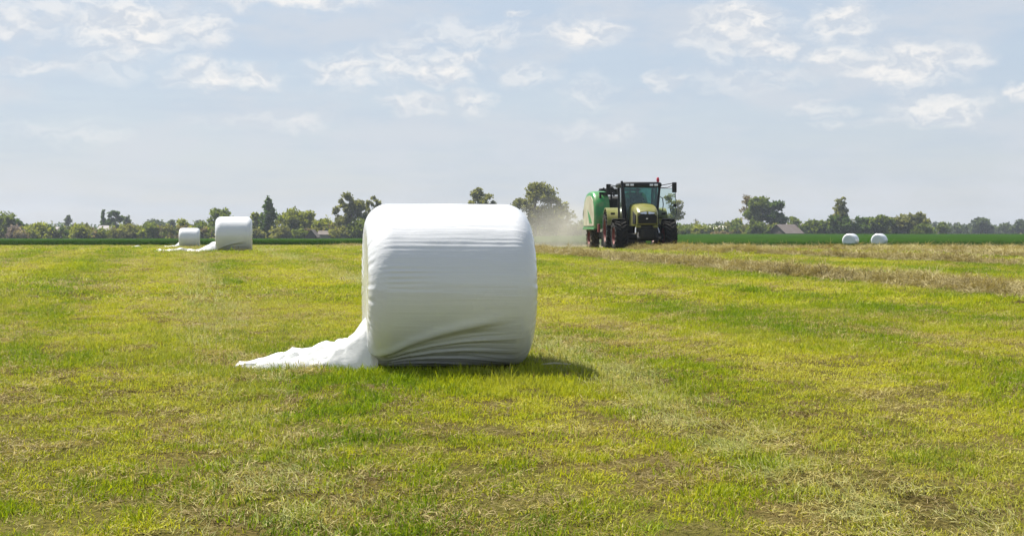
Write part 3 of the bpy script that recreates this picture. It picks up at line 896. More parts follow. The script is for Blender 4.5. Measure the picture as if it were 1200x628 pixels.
def crown_blobs(kind, h, wd, r):
    """(centre, radius) list; z from 0 at the ground"""
    B = []
    if kind == 'round':
        z0 = 0.22 * h
        for _ in range(34):
            a = r.uniform(0, 6.283); t = r.uniform(0, 1); q = math.sqrt(r.uniform(0, 1))
            zz = z0 + (h - z0) * (0.12 + 0.80 * t)
            ww = wd / 2 * math.sqrt(max(0.05, 1 - (2 * (t * 0.9 + 0.02) - 0.85) ** 2)) * 0.78
            B.append(((q * ww * math.cos(a), q * ww * math.sin(a), zz), r.uniform(0.11, 0.20) * min(wd, h)))
    elif kind == 'column':
        for k in range(24):
            t = k / 23; a = r.uniform(0, 6.283)
            ww = wd / 2 * (0.62 + 0.38 * math.sin(math.pi * min(1, t * 1.15 + 0.12))) * (1 if t < 0.75 else 1 - (t - 0.75) * 2.0)
            B.append(((0.45 * ww * math.cos(a), 0.45 * ww * math.sin(a), h * (0.07 + 0.86 * t)), ww * r.uniform(0.55, 0.75)))
    elif kind == 'airy':
        for k in range(30):
            t = r.uniform(0, 1); a = r.uniform(0, 6.283); q = r.uniform(0.25, 1.0)
            ww = wd / 2 * math.sqrt(max(0.06, 1 - (1.9 * t - 0.85) ** 2)) * 0.92
            B.append(((q * ww * math.cos(a), q * ww * math.sin(a), h * (0.24 + 0.70 * t)), r.uniform(0.07, 0.15) * wd))
    elif kind == 'tiered':
        for k in range(24):
            t = (k + 0.5) / 24; a = k * 2.4
            ww = wd / 2 * (1 - t * 0.82) * (0.75 + 0.3 * math.sin(k * 1.7))
            B.append(((ww * 0.75 * math.cos(a), ww * 0.75 * math.sin(a), h * (0.10 + 0.87 * t)), wd * (0.19 - 0.12 * t)))
    elif kind == 'bush':
        for _ in range(20):
            a = r.uniform(0, 6.283); q = math.sqrt(r.uniform(0, 1)); t = r.uniform(0, 1)
            ww = wd / 2 * 0.8 * math.sqrt(1 - 0.75 * t * t)
            B.append(((q * ww * math.cos(a), q * ww * math.sin(a), h * (0.10 + 0.74 * t * (1 - 0.35 * q))), r.uniform(0.16, 0.26) * min(wd, 1.5 * h)))
    return B
_tseed = [500]
def plant(px, top, wpx, dist, kind, mat, label, name='tree', dens=1.0, lsize=None, cat=None, group=None):
    _tseed[0] += 1
    r = np.random.default_rng(_tseed[0])
    x = (px - 600) / F * dist
    z0 = gz(x, dist)
    h = CAMZ - (top - HZ) / F * dist - z0
    wd = wpx / F * dist
    root = empty(name, (x, dist, z0), r.uniform(0, 6))
    B = crown_blobs(kind, h, wd, r)
    ls = (lsize or 0.9) * dist / F * 1.9
    P = []; T = []
    for C, rad in B:
        n = int(max(14, 2.0 * dens * (rad / ls) ** 2 * 6))
        n = min(n, 380)
        pts = blob_points(C, rad, n, r)
        pts[:, 2] = np.maximum(pts[:, 2], 0.05)
        P.append(pts)
        T.append(np.clip(r.normal(r.uniform(0.3, 0.7), 0.2, n), 0, 1))
    PP = np.concatenate(P)
    wq = np.percentile(np.hypot(PP[:, 0], PP[:, 1]), 95)
    zq = np.percentile(PP[:, 2], 99.3)
    PP = PP * np.array([wd / 2 / wq, wd / 2 / wq, h / zq])
    me = leaf_mesh('crown', PP, ls, r, np.concatenate(T), mat)
    link('crown' if name == 'tree' else 'foliage', me, None, root)
    mb = MB()
    tr = max(0.05, 0.022 * h)
    lean = r.normal(0, 0.02, 2) * h
    top_ = Vector((lean[0], lean[1], h * (0.80 if kind != 'bush' else 0.5)))
    mb.tube([(0, 0, -0.3), top_ * 0.35, top_ * 0.7, top_], [tr * 1.3, tr, tr * 0.6, tr * 0.15], 7)
    for C, rad in B[::2]:
        Cv = Vector(C); s0 = top_ * min(0.85, max(0.15, (Cv.z / top_.z) * 0.62))
        mid = s0.lerp(Cv, 0.55) + Vector((0, 0, 0.03 * h))
        mb.tube([s0, mid, Cv], [tr * 0.42, tr * 0.26, tr * 0.10], 5, False)
    mb.build('trunk' if name == 'tree' else 'stem', MATS['bark'], root, True)
    tag(root, label, cat or name, group)
    return root

DL, DR = 322.0, 382.0
GL, GRT = 'trees along the left horizon', 'trees along the right horizon'
# left horizon
plant(0, 250, 30, DL, 'round', 'leaf_mid', 'broad green tree cut by the left edge of the picture', group=GL)
plant(11, 254, 13, DL - 3, 'round', 'leaf_mid', 'narrow green tree second from the left edge', group=GL)
plant(22, 257, 17, DL - 2, 'round', 'leaf_dark', 'dark round tree third from the left edge', group=GL)
plant(17, 265, 18, DL - 9, 'bush', 'leaf_lilac', 'pale lilac-grey shrub under the dark tree at far left', 'shrub', group=GL)
plant(26, 270, 20, DL - 11, 'bush', 'leaf_twig', 'brownish twiggy shrub low at far left', 'shrub', 0.7, group=GL)
plant(47, 262, 40, DL - 4, 'bush', 'leaf_light', 'light green mound of hedge trees left of the lone pale tree', 'shrub', group=GL)
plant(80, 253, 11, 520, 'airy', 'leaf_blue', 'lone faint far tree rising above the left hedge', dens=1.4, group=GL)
plant(95, 264, 34, DL - 3, 'bush', 'leaf_light', 'yellow-green hedge shrub left of the pale roofed house', 'shrub', group=GL)
plant(121, 246.5, 8.5, 430, 'column', 'leaf_dark', 'dark columnar poplar above the pale roofed house', dens=1.4, group=GL)
plant(136, 247.5, 21, 425, 'airy', 'leaf_dark', 'dark round-headed tree right of the columnar poplar', dens=2.2, group=GL)
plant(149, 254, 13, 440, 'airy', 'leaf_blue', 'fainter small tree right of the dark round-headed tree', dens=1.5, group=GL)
plant(150, 264, 30, DL - 2, 'bush', 'leaf_grey', 'grey-green hedge shrub right of the pale roofed house', 'shrub', group=GL)
plant(172, 262, 26, DL - 3, 'bush', 'leaf_mid', 'mid green hedge shrub left of the smallest bale', 'shrub', group=GL)
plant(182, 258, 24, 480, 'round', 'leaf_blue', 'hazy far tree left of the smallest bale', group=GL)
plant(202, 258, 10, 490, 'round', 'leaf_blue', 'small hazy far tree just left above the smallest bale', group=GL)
plant(213, 258, 20, DL + 3, 'round', 'leaf_light', 'light green tree behind the smallest bale', group=GL)
plant(236, 260, 26, DL + 2, 'round', 'leaf_mid', 'low green tree between the two bales at left', group=GL)
plant(259, 245.5, 27, DL + 4, 'round', 'leaf_mid', 'broad tree rising behind the mid-distance bale', group=GL)
plant(299, 250, 16, DL - 1, 'round', 'leaf_light', 'light green tree just right of the mid-distance bale', group=GL)
plant(315, 233.5, 20, DL - 4, 'column', 'leaf_dark', 'tall dark columnar tree right of the mid-distance bale', dens=1.5, group=GL)
plant(343, 246, 36, DL + 2, 'round', 'leaf_light', 'bright yellow-green tree right of the dark columnar tree', group=GL)
plant(361, 248, 20, DL + 4, 'round', 'leaf_light', 'narrower light green tree beside the yellow-green one', group=GL)
plant(382, 257, 36, DL + 1, 'round', 'leaf_light', 'low light green tree left of the tall airy tree', group=GL)
plant(302, 268, 18, DL - 12, 'bush', 'leaf_grey', 'grey shrub at the foot of the dark columnar tree', 'shrub', group=GL)
plant(328, 266, 26, DL - 12, 'bush', 'leaf_grey', 'rounded grey-green shrub in front of the yellow-green tree', 'shrub', group=GL)
plant(352, 269, 22, DL - 11, 'bush', 'leaf_mid', 'low green shrub left of the dark gabled shed', 'shrub', group=GL)
plant(398, 266, 22, DL - 8, 'bush', 'leaf_grey', 'low shrub right of the dark gabled shed', 'shrub', group=GL)
plant(410, 228, 42, DL - 2, 'airy', 'leaf_grey', 'tall airy tree just left of the big bale', dens=1.9, lsize=0.75, group=GL)
plant(438, 231, 20, DL + 2, 'airy', 'leaf_grey', 'thin airy treetop against the left shoulder of the big bale', dens=1.4, lsize=0.75, group=GL)
plant(425, 258, 30, DL - 6, 'bush', 'leaf_mid', 'green shrub touching the left side of the big bale', 'shrub', group=GL)
plant(560, 221.5, 42, DL + 6, 'airy', 'leaf_grey', 'airy treetop peeping over the big bale', dens=1.4, lsize=0.75, group=GL)
plant(628, 216, 54, DL, 'airy', 'leaf_grey', 'tall airy tree at the right shoulder of the big bale', dens=2.0, lsize=0.75, group=GL)
plant(652, 240, 34, DL - 3, 'round', 'leaf_grey', 'lower tree in the dust right of the tall airy tree', dens=1.0, group=GL)
plant(682, 260, 40, DL - 4, 'bush', 'leaf_mid', 'low shrub in the dust behind the baler', 'shrub', group=GL)
# right horizon
plant(786, 229, 30, DR - 30, 'airy', 'leaf_grey', 'sparse tree seen through the open cab door', dens=0.9, lsize=0.6, group=GRT)
plant(803, 264, 22, DR - 2, 'bush', 'leaf_mid', 'low green shrub just right of the tractor', 'shrub', group=GRT)
plant(819, 264, 20, DR - 8, 'bush', 'leaf_light', 'light green shrub left of the long white building', 'shrub', group=GRT)
plant(846, 271, 30, DR - 9, 'bush', 'leaf_twig', 'low brownish shrub in front of the long white building', 'shrub', 0.8, group=GRT)
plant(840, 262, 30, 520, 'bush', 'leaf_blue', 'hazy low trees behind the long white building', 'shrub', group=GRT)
plant(861, 257, 22, DR + 45, 'round', 'leaf_mid', 'small tree right behind the long white building', group=GRT)
plant(879, 229.5, 24, DR + 12, 'airy', 'leaf_twig', 'bare twiggy treetop left of the dense dark trees', dens=0.8, lsize=0.6, group=GRT)
plant(889, 232, 30, DR + 6, 'round', 'leaf_mid', 'dense green tree, taller of two above the brown roof', dens=1.5, group=GRT)
plant(909, 237, 27, DR + 4, 'round', 'leaf_dark', 'dense dark rounded tree directly above the brown roof', dens=1.7, group=GRT)
plant(888, 260, 28, DR - 8, 'bush', 'leaf_mid', 'round green shrub left of the brown roofed house', 'shrub', 1.3, group=GRT)
plant(930, 255, 16, DR + 50, 'round', 'leaf_mid', 'small tree above the right end of the brown roof', group=GRT)
plant(950, 259, 24, DR - 2, 'bush', 'leaf_mid', 'green shrub right of the brown roofed house', 'shrub', group=GRT)
plant(968, 259, 22, DR, 'round', 'leaf_mid', 'low round tree left of the tiered tree', group=GRT)
plant(985, 233, 29, DR - 3, 'tiered', 'leaf_grey', 'tall ragged tiered tree above the end-on bales', dens=1.6, lsize=0.75, group=GRT)
plant(988, 254, 34, DR - 6, 'bush', 'leaf_dark', 'dark shrub at the foot of the tiered tree', 'shrub', 1.2, group=GRT)
plant(1011, 255, 24, DR - 2, 'round', 'leaf_dark', 'dark tree between the two end-on bales', group=GRT)
plant(1033, 253, 27, DR - 3, 'round', 'leaf_mid', 'green tree behind the right end-on bale', group=GRT)
plant(1052, 255, 22, DR - 1, 'round', 'leaf_grey', 'grey-green tree right of the end-on bales', group=GRT)
plant(1073, 250.5, 38, DR - 2, 'round', 'leaf_grey', 'broad rounded tree ending the right hedge', dens=1.3, group=GRT)
plant(1080, 263, 24, DR - 8, 'bush', 'leaf_mid', 'green shrub in front of the broad rounded tree', 'shrub', group=GRT)
plant(1105, 261, 15, 440, 'round', 'leaf_mid', 'small green tree in the gap right of the hedge', group=GRT)
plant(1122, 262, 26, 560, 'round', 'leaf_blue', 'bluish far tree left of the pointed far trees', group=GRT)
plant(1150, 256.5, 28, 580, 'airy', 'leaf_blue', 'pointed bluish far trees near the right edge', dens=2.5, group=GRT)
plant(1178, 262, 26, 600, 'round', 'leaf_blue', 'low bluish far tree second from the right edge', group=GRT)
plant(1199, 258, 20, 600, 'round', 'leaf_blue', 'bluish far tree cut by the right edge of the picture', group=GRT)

def hedge(px0, px1, topf, dist, seed, label, mats, step=5.0):
    """continuous hedge that reads as one mass: many clumps of leaf faces"""
    r = np.random.default_rng(seed)
    P = [[] for _ in mats]; T = [[] for _ in mats]
    ls = dist / F * 1.5
    for px in np.arange(px0, px1, step):
        for _ in range(4):
            q = px + r.uniform(-3, 3); dd = dist + r.uniform(-3, 3)
            x = (q - 600) / F * dd; z0 = gz(x, dd)
            htop = CAMZ - (topf(q) + r.normal(0, 1.3) - HZ) / F * dd - z0
            k = r.integers(0, len(mats)); cz = r.uniform(0.25, 0.92)
            rad = r.uniform(3.5, 6.5) / F * dd
            n = 70
            pts = blob_points((x, dd, z0 + max(0.3, htop * cz - rad * 0.3)), rad, n, r, 0.9)
            pts[:, 2] = np.maximum(pts[:, 2], z0 + 0.05)
            P[k].append(pts); T[k].append(np.clip(r.normal(r.uniform(0.2, 0.8), 0.18, n), 0, 1))
    V = []; TT = []; MI = []
    for k in range(len(mats)):
        if not P[k]: continue
        v, t_ = leaf_quads(np.concatenate(P[k]), ls, r, np.concatenate(T[k]))
        V.append(v); TT.append(t_); MI.append(np.full(len(v) // 4, k))
    V = np.concatenate(V); TT = np.concatenate(TT); MI = np.concatenate(MI)
    me = mesh_np('hedge', V, np.arange(len(V)).reshape(-1, 4))
    at = me.attributes.new('tint', 'FLOAT', 'POINT'); at.data.foreach_set('value', TT.astype(np.float32))
    for mm in mats: me.materials.append(MATS[mm])
    me.polygons.foreach_set('material_index', MI.astype(np.int32))
    o = link('hedge', me)
    tag(o, label, 'hedge', kind='stuff')
    return o
hedge(-40, 450, lambda q: 264.8 + 1.5 * math.sin(q * 0.11), DL - 1, 901, 'long mixed hedge along the left horizon', ['leaf_mid', 'leaf_light', 'leaf_grey', 'leaf_dark', 'leaf_twig'])
hedge(450, 800, lambda q: 266.0, DL + 6, 902, 'hedge behind the big bale and the dust', ['leaf_mid', 'leaf_grey', 'leaf_dark'], 6)
hedge(796, 1094, lambda q: 265.2 + 1.2 * math.sin(q * 0.13), DR + 1, 903, 'mixed hedge along the right horizon', ['leaf_mid', 'leaf_dark', 'leaf_grey'])
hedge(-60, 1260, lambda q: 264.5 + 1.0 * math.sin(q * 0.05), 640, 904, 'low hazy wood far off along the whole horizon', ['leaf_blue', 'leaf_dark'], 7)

# ------------------------------------------------------------------ far buildings
def house(px0, px1, dist, y_eave, y_ridge, depth, wallm, roofm, label, ridge='x', windows=0, name='farm_house', cat='house', rz=0.0, over=0.35):
    x0 = (px0 - 600) / F * dist; x1 = (px1 - 600) / F * dist
    cx = (x0 + x1) / 2; hw = (x1 - x0) / 2
    zb = gz(cx, dist)
    ze = CAMZ - (y_eave - HZ) / F * dist - zb; zr = CAMZ - (y_ridge - HZ) / F * dist - zb
    root = empty(name, (cx, dist, zb), rz)
    hd = depth / 2
    mb = MB(); mb.box(-hw, hw, -hd, hd, -0.5, ze)
    if ridge == 'x':
        mb.prism([(-hd, ze), (hd, ze), (0, zr - 0.06)], -hw, hw)
    else:
        mb.loft([[(-hw, -hd, ze), (hw, -hd, ze), (0, -hd, zr - 0.06)], [(-hw, hd, ze), (hw, hd, ze), (0, hd, zr - 0.06)]])
    mb.build('wall', MATS[wallm], root)
    for sgn in (-1, 1):
        mb = MB(); th = 0.12
        if ridge == 'x':
            mb.prism([(sgn * (hd + over), ze - over * (zr - ze) / hd), (0, zr), (0, zr + th), (sgn * (hd + over), ze - over * (zr - ze) / hd + th)], -hw - over, hw + over)
        else:
            mb.loft([[(sgn * (hw + over), yy, ze - over * (zr - ze) / hw), (0, yy, zr), (0, yy, zr + th), (sgn * (hw + over), yy, ze - over * (zr - ze) / hw + th)] for yy in (-hd - over, hd + over)])
        mb.build('roof', MATS[roofm], root)
    for k in range(windows):
        wx0 = -hw + (k + 0.5) * 2 * hw / windows
        ww = min(0.55, hw / windows * 0.5)
        mb = MB(); mb.box(wx0 - ww, wx0 + ww, -hd - 0.05, -hd + 0.02, ze * 0.35, ze * 0.8)
        wn = mb.build('window', MATS['window_dark'], root)
        mb = MB(); mb.box(wx0 - ww - .08, wx0 + ww + .08, -hd - 0.12, -hd - 0.0, ze * 0.35 - 0.1, ze * 0.35)
        mb.build('sill', MATS['plaster_white'], wn)
    tag(root, label, cat)
    return root
house(118, 131, 395, 271, 264.8, 7, 'plaster_grey', 'roof_pale', 'house with pale pinkish-grey roof behind the left hedge', windows=2)
house(62, 69, 400, 268.5, 266.5, 4, 'plaster_white', 'roof_pale', 'tiny white-walled hut showing through the left hedge', windows=0, name='hut', cat='hut')
house(361, 372, DL - 14, 276.5, 269.5, 5, 'wood_dark', 'roof_slate', 'small dark gabled shed in the trees left of the big bale', ridge='y', name='shed', cat='shed')
house(375, 390, DL - 5, 275, 271, 5, 'plaster_grey', 'roof_slate', 'low barn with weathered roof beside the dark gabled shed', name='barn', cat='barn')
house(826, 865, 432, 269.5, 265.3, 9, 'plaster_white', 'sheet_white', 'long low building with bright white roof on the right horizon', windows=7, name='farm_building', cat='building')
house(866, 874, 428, 270.5, 267.8, 4, 'plaster_cream', 'roof_brown', 'small cream outbuilding between the white building and the round shrub', windows=1, name='outbuilding', cat='outbuilding')
house(909, 932, 370, 273.2, 263.4, 8, 'wood_dark', 'roof_slate', 'house with big grey-brown roof among the right trees', name='farm_house', rz=R(24), windows=2)
house(922, 940, 440, 265.5, 262.0, 6, 'plaster_white', 'roof_pale', 'pale roofed house half hidden behind the brown roof', windows=1)
def pole(px, top, dist, label):
    x = (px - 600) / F * dist; zb = gz(x, dist); h = CAMZ - (top - HZ) / F * dist - zb
    root = empty('utility_pole', (x, dist, zb))
    mb = MB(); mb.tube([(0, 0, -0.3), (0, 0, h)], [0.17, 0.12], 8); mb.build('post', MATS['wood_dark'], root, True)
    mb = MB(); mb.box(-0.7, 0.7, -0.06, 0.06, h - 0.5, h - 0.36); mb.build('crossarm', MATS['wood_dark'], root)
    tag(root, label, 'pole', 'utility poles on the right horizon')
pole(815.3, 256.5, 400, 'utility pole above the shrubs just right of the tractor')
pole(927.5, 254.5, 445, 'thin utility pole behind the brown roofed house')
# ------------------------------------------------------------------ tractor (local frame: nose towards -Y, wheels on z = 0)
def wheel(parent, x, y, rad, wid, rimr, sgn, lugs, rubber, name='wheel', steer=0.0):
    wroot = empty(name, (0, 0, 0))
    wroot.parent = parent; wroot.location = (x, y, rad); wroot.rotation_euler = (0, 0, steer)
    hw = wid / 2
    mb = MB()
    prof = [(-hw * 0.72, rimr), (-hw * 0.95, rimr + 0.05), (-hw, (rad + rimr) / 2), (-hw * 0.93, rad - 0.09), (-hw * 0.7, rad - 0.055), (0, rad - 0.045),
            (hw * 0.7, rad - 0.055), (hw * 0.93, rad - 0.09), (hw, (rad + rimr) / 2), (hw * 0.95, rimr + 0.05), (hw * 0.72, rimr)]
    mb.lathe(prof, 44)
    for s in (-1, 1):
        for k in range(lugs):
            q = 2 * math.pi * (k + (0.5 if s > 0 else 0)) / lugs
            M = Matrix.Rotation(q, 4, 'X') @ Matrix.Translation((s * hw * 0.48, 0, rad - 0.03)) @ Matrix.Rotation(s * R(38), 4, 'Z')
            mb.box(-hw * 0.60, hw * 0.60, -0.036, 0.036, -0.06, 0.035, M, (0.96, 0.7))
    mb.build('tyre', rubber, wroot, True)
    mb = MB()
    o = sgn * hw
    mb.lathe([(o * 0.74, rimr * 1.02), (o * 0.90, rimr * 1.0), (o * 0.86, rimr * 0.93), (o * 0.42, rimr * 0.86), (o * 0.30, rimr * 0.55), (o * 0.50, rimr * 0.40), (o * 0.55, rimr * 0.26), (o * 0.68, rimr * 0.22), (o * 0.70, 0.005)], 32)
    mb.lathe([(-o * 0.74, rimr * 1.02), (-o * 0.90, rimr), (-o * 0.3, rimr * 0.8), (o * 0.2, rimr * 0.5)], 32)
    mb.build('rim', MATS['red_paint'], wroot, True)
    return wroot

TX, TY = 5.55, 62.0
trac = empty('tractor', (TX, TY, gz(TX, TY) + 0.0), R(3.0))
tag(trac, 'lime green and black tractor with red rims driving towards the camera', 'tractor')
LIME, BLK, STL = MATS['lime_paint'], MATS['black_paint'], MATS['dark_steel']
wheel(trac, -1.06, -1.40, 0.635, 0.54, 0.36, -1, 18, MATS['rubber'], steer=R(3))
wheel(trac, 1.06, -1.40, 0.635, 0.54, 0.36, 1, 18, MATS['rubber'], steer=R(3))
wheel(trac, -1.08, 1.35, 0.84, 0.60, 0.50, -1, 22, MATS['rubber'])
wheel(trac, 1.08, 1.35, 0.84, 0.60, 0.50, 1, 22, MATS['rubber'])
# chassis, axles, belly
mb = MB(); mb.box(-0.30, 0.30, -2.05, 1.7, 0.62, 1.10); mb.box(-0.42, 0.42, 0.4, 1.75, 0.55, 1.25); mb.build('chassis', STL, trac, bevel=0.03)
mb = MB(); mb.tube([(-0.82, -1.40, 0.62), (-0.3, -1.40, 0.58), (0.3, -1.40, 0.58), (0.82, -1.40, 0.62)], [0.13, 0.16, 0.16, 0.13], 10); mb.build('front_axle', STL, trac, True)
mb = MB(); mb.tube([(-0.8, 1.35, 0.84), (0.8, 1.35, 0.84)], 0.17, 10); mb.build('rear_axle', STL, trac, True)
for sx in (-1, 1):
    mb = MB(); mb.box(sx * 0.62 - 0.26, sx * 0.62 + 0.26, -0.55, 0.45, 0.50, 1.12); mb.build('fuel_tank' if sx > 0 else 'battery_box', BLK, trac, bevel=0.05)
    mb = MB()
    for k in range(3): mb.box(sx * 1.0 - 0.2, sx * 1.0 + 0.2, -0.25, 0.1, 0.42 + 0.3 * k, 0.46 + 0.3 * k)
    mb.box(sx * 0.84 - 0.02, sx * 0.84 + 0.02, -0.25, -0.18, 0.40, 1.15); mb.build('step', STL, trac)
# front linkage and ballast
mb = MB(); mb.box(-0.40, 0.40, -2.30, -2.05, 0.50, 1.02); mb.box(-0.28, 0.28, -2.42, -2.30, 0.55, 0.88); mb.build('front_hitch', STL, trac, bevel=0.03)
for sx in (-1, 1):
    mb = MB(); mb.tube([(sx * 0.36, -2.25, 0.78), (sx * 0.42, -2.55, 0.62), (sx * 0.44, -2.86, 0.52)], [0.06, 0.05, 0.045], 8); mb.lathe([(-0.05, 0.07), (0.05, 0.07)], 10, Matrix.Translation((sx * 0.44, -2.9, 0.52)))
    mb.build('lift_arm', STL, trac, True)
    mb = MB(); mb.tube([(sx * 0.46, -2.2, 0.98), (sx * 0.5, -2.42, 0.75)], 0.035, 8); mb.build('hydraulic_ram', MATS['silver'], trac, True)
# bonnet: lofted sections with rounded shoulders
def hood_ring(y, wd, zb, zt_, sh):
    hw = wd / 2
    pts = [(-hw, y, zb), (-hw, y, zt_ - sh), (-hw * 0.97, y, zt_ - sh * 0.55), (-hw * 0.86, y, zt_ - sh * 0.18), (-hw * 0.6, y, zt_ - 0.01), (0, y, zt_ + 0.02),
           (hw * 0.6, y, zt_ - 0.01), (hw * 0.86, y, zt_ - sh * 0.18), (hw * 0.97, y, zt_ - sh * 0.55), (hw, y, zt_ - sh), (hw, y, zb)]
    return pts
mb = MB()
mb.loft([hood_ring(-2.42, 0.74, 1.20, 1.50, 0.12), hood_ring(-2.38, 0.86, 1.12, 1.66, 0.16), hood_ring(-2.2, 0.95, 1.08, 1.79, 0.2), hood_ring(-1.7, 1.0, 1.06, 1.92, 0.22),
         hood_ring(-1.1, 1.02, 1.06, 2.00, 0.24), hood_ring(-0.55, 1.04, 1.06, 2.05, 0.25)])
hood = mb.build('bonnet', LIME, trac, True)
mb = MB()      # black grille framed by lime cheeks
mb.loft([[(-0.385, -2.43, 1.16), (0.385, -2.43, 1.16), (0.40, -2.44, 1.46), (0.28, -2.435, 1.56), (-0.28, -2.435, 1.56), (-0.40, -2.44, 1.46)],
         [(-0.36, -2.34, 1.16), (0.36, -2.34, 1.16), (0.38, -2.33, 1.46), (0.26, -2.34, 1.56), (-0.26, -2.34, 1.56), (-0.38, -2.33, 1.46)]])
gr = mb.build('grille', BLK, hood)
for k in range(5):
    mb = MB(); mb.box(-0.35, 0.35, -2.458, -2.444, 1.20 + k * 0.06, 1.215 + k * 0.06); mb.build('grille_bar', STL, gr)
mb = MB(); mb.lathe([(-0.012, 0.045), (0.012, 0.042), (0.012, 0.002)], 14, Matrix.Translation((-0.03, -2.47, 1.36)) @ Matrix.Rotation(R(90), 4, 'Z')); mb.build('emblem', MATS['silver'], gr, True)
for sx in (-1, 1):
    mb = MB()
    mb.loft([[(sx * 0.04, -2.452, 1.555), (sx * 0.33, -2.40, 1.51), (sx * 0.36, -2.385, 1.60), (sx * 0.04, -2.415, 1.66)], [(sx * 0.04, -2.36, 1.555), (sx * 0.33, -2.34, 1.51), (sx * 0.36, -2.33, 1.60), (sx * 0.04, -2.34, 1.66)]])
    mb.build('headlight', MATS['lamp_lens'], hood)
    mb = MB()      # black side vents
    mb.loft([[(sx * 0.492, -2.25, 1.14), (sx * 0.492, -2.25, 1.52), (sx * 0.515, -1.55, 1.70), (sx * 0.515, -1.55, 1.14)], [(sx * 0.42, -2.25, 1.14), (sx * 0.42, -2.25, 1.52), (sx * 0.45, -1.55, 1.70), (sx * 0.45, -1.55, 1.14)]])
    mb.build('side_vent', BLK, hood)
    mb = MB(); mb.box(sx * 0.36 - 0.1, sx * 0.36 + 0.1, -2.34, -2.05, 0.98, 1.09); mb.build('bumper_lamp', LIME, trac, bevel=0.02)
# front mudguards
for sx in (-1, 1):
    mb = MB(); rg = 0.73
    arc = [(-1.40 + rg * math.cos(q), 0.635 + rg * math.sin(q)) for q in np.linspace(R(8), R(100), 10)]
    mb.loft([[(sx * 0.80, y, z) for y, z in arc] + [(sx * 0.80, -1.40 + (y + 1.40) * 0.96, 0.635 + (z - 0.635) * 0.96) for y, z in arc[::-1]],
             [(sx * 1.34, y, z) for y, z in arc] + [(sx * 1.34, -1.40 + (y + 1.40) * 0.96, 0.635 + (z - 0.635) * 0.96) for y, z in arc[::-1]]])
    mb.build('front_mudguard', BLK, trac)
# rear mudguards
for sx in (-1, 1):
    mb = MB(); rg = 0.97
    arc = [(1.35 + rg * math.cos(q), 0.90 + rg * math.sin(q)) for q in np.linspace(R(20), R(168), 16)]
    inn = [(1.35 + (y - 1.35) * 0.95, 0.90 + (z - 0.90) * 0.95) for y, z in arc[::-1]]
    mb.loft([[(sx * 0.78, y, z) for y, z in arc] + [(sx * 0.78, y, z) for y, z in inn], [(sx * 1.34, y, z) for y, z in arc] + [(sx * 1.34, y, z) for y, z in inn]])
    mb.build('rear_mudguard', LIME, trac, True)
    mb = MB(); mb.box(sx * 1.12 - 0.09, sx * 1.12 + 0.09, 0.33, 0.40, 1.55, 1.64); mb.build('side_lamp', BLK, trac)
# cab
PIL = {}
for sx in (-1, 1):
    PIL[sx] = [(sx * 0.66, -0.62, 1.30), (sx * 0.80, -0.55, 2.78), (sx * 0.82, 0.55, 1.30), (sx * 0.83, 0.55, 2.78), (sx * 0.72, 1.25, 1.6), (sx * 0.76, 1.20, 2.78)]
    for a, b, rr in ((0, 1, 0.055), (2, 3, 0.05), (4, 5, 0.05)):
        mb = MB(); mb.tube([PIL[sx][a], PIL[sx][b]], rr, 8); mb.build('cab_pillar', BLK, trac, True)
    mb = MB(); mb.tube([PIL[sx][0], (sx * 0.82, 0.55, 1.25), (sx * 0.74, 1.25, 1.6)], 0.05, 8); mb.build('cab_sill', BLK, trac, True)
mb = MB(); mb.box(-0.70, 0.70, -0.60, 1.2, 1.12, 1.30); mb.build('cab_floor', BLK, trac, bevel=0.03)
mb = MB()
def roof_ring(z, k): return [(-0.86 * k, -0.72 * k, z), (0.86 * k, -0.72 * k, z), (0.90 * k, -0.5 * k, z), (0.90 * k, 1.15 * k, z), (0.8 * k, 1.32 * k, z), (-0.8 * k, 1.32 * k, z), (-0.90 * k, 1.15 * k, z), (-0.90 * k, -0.5 * k, z)]
mb.loft([roof_ring(2.74, 0.97), roof_ring(2.78, 1.0), roof_ring(2.88, 1.0), roof_ring(2.93, 0.95), roof_ring(2.955, 0.82)])
roof = mb.build('cab_roof', BLK, trac, True)
for wx_ in (-0.62, -0.42, 0.42, 0.62):
    mb = MB(); mb.box(wx_ - 0.075, wx_ + 0.075, -0.765, -0.70, 2.78, 2.86); mb.build('work_light', MATS['lamp_lens'], roof, bevel=0.01)
mb = MB(); mb.lathe([(2.94, 0.05), (2.98, 0.05), (3.0, 0.065), (3.12, 0.06), (3.16, 0.03), (3.165, 0.002)], 14, Matrix.Translation((0.76, -0.35, 0)), axis='Z'); mb.build('beacon', MATS['beacon_red'], roof, True)
GLS = MATS['cab_glass']
def pane(name, pts, parent):
    p = [Vector(q) for q in pts]
    nrm = (p[1] - p[0]).cross(p[-1] - p[0]).normalized() * 0.004
    mb = MB(); mb.loft([[q - nrm for q in p], [q + nrm for q in p]]); return mb.build(name, MATS['door_glass'] if name == 'open_cab_door' else GLS, parent)
pane('windscreen', [(-0.63, -0.62, 1.34), (0.63, -0.62, 1.34), (0.77, -0.55, 2.74), (-0.77, -0.55, 2.74)], trac)
pane('rear_window', [(-0.68, 1.25, 1.62), (0.68, 1.25, 1.62), (0.72, 1.20, 2.74), (-0.72, 1.20, 2.74)], trac)
for sx in (-1, 1):
    pane('side_window', [(sx * 0.82, 0.60, 1.5), (sx * 0.73, 1.2, 1.65), (sx * 0.76, 1.17, 2.74), (sx * 0.83, 0.60, 2.74)], trac)
dl = pane('cab_door', [(-0.67, -0.56, 1.34), (-0.815, 0.50, 1.30), (-0.825, 0.50, 2.74), (-0.80, -0.50, 2.74)], trac)
